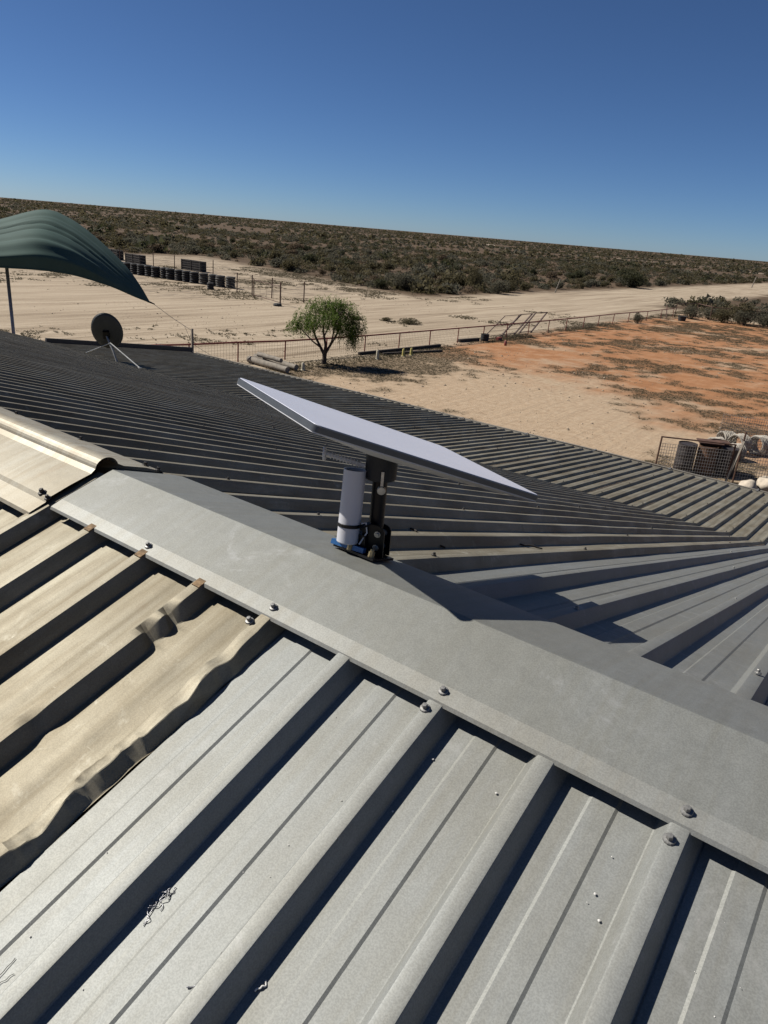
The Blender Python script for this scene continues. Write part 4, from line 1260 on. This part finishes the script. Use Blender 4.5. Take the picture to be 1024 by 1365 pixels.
def scatter(name, mat, n, dmin, dmax, leafn, leaf, seed, smin, smax, tall=.75, power=1.0, label='', cat='scrub'):
    rnd = np.random.default_rng(seed)
    az = np.radians(rnd.uniform(-2, 72, n * 3)); u = rnd.uniform(0, 1, n * 3)
    d = (dmin ** power + u * (dmax ** power - dmin ** power)) ** (1 / power)
    x = -d * np.sin(az); y = d * np.cos(az)
    # clumped
    cl = np.sin(x * .043 + 1.3 * np.sin(y * .021)) + np.sin(y * .037 + 1.7 * np.sin(x * .019)) + rnd.normal(size=n * 3) * .8
    ok = in_scrub(x, y) & (cl > -.5)
    x, y = x[ok][:n], y[ok][:n]; k = len(x)
    s = rnd.uniform(smin, smax, k) * np.where(rnd.uniform(size=k) < .06, 1.8, 1.0)
    dirs = rnd.normal(size=(k, leafn, 3)); dirs /= np.linalg.norm(dirs, axis=2)[..., None]
    rad = rnd.uniform(.4, 1.05, (k, leafn, 1))
    Pp = dirs * rad * np.array([1, 1, tall]) * s[:, None, None]
    # a second lobe beside the first
    off = rnd.normal(size=(k, 1, 3)) * .45 * s[:, None, None]; off[..., 2] = 0
    sel = rnd.uniform(size=(k, leafn, 1)) < .4
    Pp = Pp + np.where(sel, off, 0)
    Pp[..., 2] = np.abs(Pp[..., 2]) * 1.1 + .05
    Pp += np.stack([x, y, np.zeros(k)], 1)[:, None, :]
    Pp = Pp.reshape(-1, 3)
    n_ = len(Pp)
    d1 = rnd.normal(size=(n_, 3)); d1 /= np.linalg.norm(d1, axis=1)[:, None]
    d2 = rnd.normal(size=(n_, 3)); d2 -= d1 * np.sum(d1 * d2, 1)[:, None]; d2 /= np.linalg.norm(d2, axis=1)[:, None] + 1e-9
    ss = (np.repeat(s, leafn) * leaf * rnd.uniform(.6, 1.4, n_))[:, None]
    Vv = np.stack([Pp + d1 * ss, Pp - d1 * ss * .6 + d2 * ss * .7, Pp - d1 * ss * .6 - d2 * ss * .7], 1).reshape(-1, 3)
    Vv[:, 2] = np.maximum(Vv[:, 2], .01)
    o = put(name, big_mesh(name, Vv, np.arange(len(Vv)).reshape(-1, 3)), mat)
    return tag(o, label, cat, None, 'stuff')
scatter('saltbush_scrub', M['leaf_grey'], 1600, 85, 330, 120, .18, 31, .45, 1.0, label='pale grey saltbush covering the plain', power=1.2)
scatter('olive_scrub', M['leaf_olive'], 2000, 85, 330, 120, .18, 32, .5, 1.15, label='olive scrub covering the plain', power=1.2)
scatter('dry_scrub', M['leaf_brown'], 3000, 85, 420, 60, .20, 33, .25, .6, label='dry brown low scrub covering the plain', power=1.2)
scatter('far_saltbush_scrub', M['leaf_grey'], 5200, 300, 1700, 16, .55, 34, .6, 1.2, label='distant grey scrub towards the horizon', power=1.0)
scatter('far_olive_scrub', M['leaf_olive'], 6500, 300, 1900, 16, .55, 35, .7, 1.5, label='distant olive scrub towards the horizon', power=1.0)
scatter('far_dark_scrub', M['leaf_dark'], 1500, 130, 2600, 70, .20, 36, .8, 1.7, label='scattered dark bushes on the far plain', power=.8)
scatter('horizon_scrub', M['leaf_olive'], 5000, 1500, 5200, 8, .8, 37, 1.2, 3.0, label='low scrub along the horizon', power=1.0)

# ------------------------------------------------------------------ dry grass tufts of the yard (uncountable)
def grass():
    rnd = np.random.default_rng(77)
    N = 420000
    x = rnd.uniform(-24.5, 6, N); y = rnd.uniform(20, 95, N)
    den = grass_density(x, y)
    p = np.clip((den - .505) / .12, 0, 1)
    keep = rnd.uniform(size=N) < p * .62
    x, y = x[keep], y[keep]; k = len(x)
    nb = 5
    hgt = rnd.uniform(.015, .06, k) * (1 + 1.2 * (np.abs(x + 23.3) < .6))
    a = rnd.uniform(0, 2 * np.pi, (k, nb)); r = rnd.uniform(.02, .085, (k, nb))
    bx = x[:, None] + np.cos(a) * r * .5; by = y[:, None] + np.sin(a) * r * .5
    tx = x[:, None] + np.cos(a) * r * 1.3; ty = y[:, None] + np.sin(a) * r * 1.3
    w = .012
    A = np.stack([bx - np.sin(a) * w, by + np.cos(a) * w, np.full_like(bx, .002)], -1)
    B = np.stack([bx + np.sin(a) * w, by - np.cos(a) * w, np.full_like(bx, .002)], -1)
    C = np.stack([tx, ty, hgt[:, None] * rnd.uniform(.4, 1.1, (k, nb))], -1)
    Vv = np.stack([A, B, C], 2).reshape(-1, 3)
    o = put('dry_grass', big_mesh('dry_grass', Vv, np.arange(len(Vv)).reshape(-1, 3)), M['grass'])
    tag(o, 'dark dry grass tufts scattered over the sandy yard', 'grass', None, 'stuff')
grass()
def track_litter():
    rnd = np.random.default_rng(78)
    N = 220000
    x = rnd.uniform(-80, -24, N); y = rnd.uniform(14, 75, N)
    n1 = .5 * val_noise(x, y, .22, 11) + .3 * val_noise(x, y, .8, 12) + .2 * val_noise(x, y, 2.5, 13)
    zone = np.clip((-x - 46) / 6, 0, 1) * np.clip((y - 36) / 5, 0, 1) * .16
    zone2 = np.exp(-((x + 52) / 9) ** 2 - ((y - 64) / 5) ** 2) * .2
    keep = rnd.uniform(size=N) < np.clip((n1 + zone + zone2 - .66) / .10, 0, 1) * .5
    x, y = x[keep], y[keep]; k = len(x); nb = 4
    a = rnd.uniform(0, 2 * np.pi, (k, nb)); r = rnd.uniform(.04, .16, (k, nb))
    w = .025
    bx = x[:, None] + np.cos(a) * r * .3; by = y[:, None] + np.sin(a) * r * .3
    A = np.stack([bx - np.sin(a) * w, by + np.cos(a) * w, np.full_like(bx, .002)], -1)
    B = np.stack([bx + np.sin(a) * w, by - np.cos(a) * w, np.full_like(bx, .002)], -1)
    C = np.stack([bx + np.cos(a) * r, by + np.sin(a) * r, rnd.uniform(.02, .10, (k, nb))], -1)
    Vv = np.stack([A, B, C], 2).reshape(-1, 3)
    o = put('track_weeds', big_mesh('track_weeds', Vv, np.arange(len(Vv)).reshape(-1, 3)), M['grass'])
    tag(o, 'sparse dry weeds on the sandy track side', 'weeds', None, 'stuff')
track_litter()

# ------------------------------------------------------------------ litter on the roof
M['swarf'] = plain('bright_swarf', (.34, .34, .36), .35, .8, .3, 50)
M['twig'] = plain('dark_twig', (.025, .02, .016), .9, 0, .3, 50)
M['chalk'] = plain('white_grit', (.72, .70, .66), .8, 0, .1, 50)
def near_pt(x, y, h=.0): return Vector((x, y, z_near_top(y) - RIB_H + h))
def far_pt(x, y, h=.0): return Vector((x, y, z_far_top(y) - RIB_H + h))
def squiggle(name, p, d, L, r, mat, label, cat, group=None, amp=.12, n=5, lift=.002, nrm=Vector((0, -T_N, 1))):
    d = Vector(d).normalized(); nrm = nrm.normalized(); d = (d - nrm * d.dot(nrm)).normalized(); s_ = d.cross(nrm)
    pts = [p + d * L * (i / n - .5) + s_ * L * amp * random.uniform(-1, 1) + nrm * (lift + abs(random.gauss(0, L * amp * .35))) for i in range(n + 1)]
    pts = [Vector(q_) for q_ in resample(pts, n * 4)]
    me = MB().path(pts, r, 6).mesh(name, True)
    return tag(put(name, me, mat), label, cat, group)
for q in range(7):
    squiggle('metal_swarf', near_pt(-.599 + random.uniform(-.004, .004), .412 + random.uniform(-.022, .02)), (random.uniform(-.5, .5), 1, 0), random.uniform(.012, .038), .00055, M['swarf'],
             'curl of bright metal swarf in the tangle on the lower left roof sheet', 'swarf', 'tangle of metal swarf', .16)
squiggle('metal_swarf', near_pt(-.479, .377), (.55, .83, 0), .030, .0010, M['swarf'], 'single silvery swarf strip on the third pan from the dented sheet', 'swarf', None, .06)
squiggle('twig', near_pt(-.476, .424), (.2, 1, 0), .034, .0011, M['twig'], 'dark thin twig lying just above the silvery strip', 'twig', None, .12)
squiggle('metal_swarf', near_pt(-.413, .416), (.2, 1, 0), .016, .0012, M['chalk'], 'short white curl beside the lower rib shadow', 'swarf', None, .25)
squiggle('twig', near_pt(-.700, .251), (-.1, 1, 0), .03, .00045, M['twig'], 'dark bent wire at the bottom left picture edge', 'twig', None, .05)
squiggle('twig', near_pt(-.690, .243), (.3, 1, 0), .026, .0004, M['twig'], 'second dark wire beside the bent one at bottom left', 'twig', None, .04)
fn_ = Vector((0, T_F, 1))
squiggle('twig', far_pt(-1.007, 1.73), (.7, .6, 0), .05, .003, M['twig'], 'short dark twig on the far slope right of the mast', 'twig', None, .1, 4, .003, fn_)
squiggle('twig', far_pt(-1.176, 1.85), (.7, -.3, 0), .04, .003, M['twig'], 'tiny dark twig on the far slope higher behind the mast', 'twig', None, .1, 4, .003, fn_)
squiggle('twig', far_pt(-.975, 2.36), (.5, .6, 0), .12, .003, M['twig'], 'long dark twig on the far slope near its white droppings', 'twig', None, .08, 6, .003, fn_)
# white specks: grit too small to count
def specks():
    m = MB(); rnd = random.Random(4)
    bm = bmesh.new(); bmesh.ops.create_icosphere(bm, subdivisions=1, radius=1.0)
    bv = [v.co.copy() for v in bm.verts]; bf = [[v.index for v in f.verts] for f in bm.faces]; bm.free()
    spots = [(-.71, .289), (-.669, .296), (-.482, .603), (-.461, .657), (-.488, .647), (-.596, .293), (-.606, .595), (-.666, .254), (-.667, .243), (-.413, .771), (-.305, .773), (-.115, .694), (-.132, .72), (-.414, .673), (-.673, .323)]
    for q in range(42): spots.append((rnd.uniform(-.78, .1), rnd.uniform(.15, .8)))
    for q, (x, y) in enumerate(spots):
        if min(abs((x - C0) % PITCH), PITCH - abs((x - C0) % PITCH)) < .034: continue
        s_ = rnd.uniform(.0009, .0019) if q < 15 else rnd.uniform(.0004, .0010)
        p = near_pt(x, y, .0022)
        m.add([p + Vector((v.x * s_ * rnd.uniform(.7, 1.3), v.y * s_ * 1.2, v.z * s_ * .6)) for v in bv], bf)
    o = m.build('white_grit', M['chalk'])
    tag(o, 'fine white grit specks scattered over the near roof sheets', 'grit', None, 'stuff')
specks()

# loose stones on the yard and track, too many to count
M['stone'] = plain('loose_stone', (.40, .31, .22), .95, 0, .5, 2.0)
def stones():
    rnd = np.random.default_rng(91)
    n = 5200
    x = np.concatenate([rnd.uniform(-23, 4, n), rnd.uniform(-48, -24, n // 2)]); y = np.concatenate([rnd.uniform(18, 70, n), rnd.uniform(18, 62, n // 2)])
    keep = val_noise(x, y, .35, 21) + rnd.normal(size=len(x)) * .12 > .55
    x, y = x[keep], y[keep]; k = len(x)
    oct_ = np.array([(1, 0, 0), (-1, 0, 0), (0, 1, 0), (0, -1, 0), (0, 0, 1), (0, 0, -.4)], float)
    fc = np.array([(0, 2, 4), (2, 1, 4), (1, 3, 4), (3, 0, 4), (2, 0, 5), (1, 2, 5), (3, 1, 5), (0, 3, 5)])
    sz = (.012 + rnd.exponential(.018, k)).clip(.01, .09)[:, None, None]
    V = oct_[None] * sz * rnd.uniform(.6, 1.3, (k, 6, 3)) * np.array([1, 1, .7]) + np.stack([x, y, np.full(k, .006)], 1)[:, None]
    F = (fc[None] + (np.arange(k) * 6)[:, None, None]).reshape(-1, 3)
    tag(put('loose_stones', big_mesh('loose_stones', V.reshape(-1, 3), F), M['stone']), 'loose tan stones strewn over the sandy yard and track', 'stones', None, 'stuff')
stones()
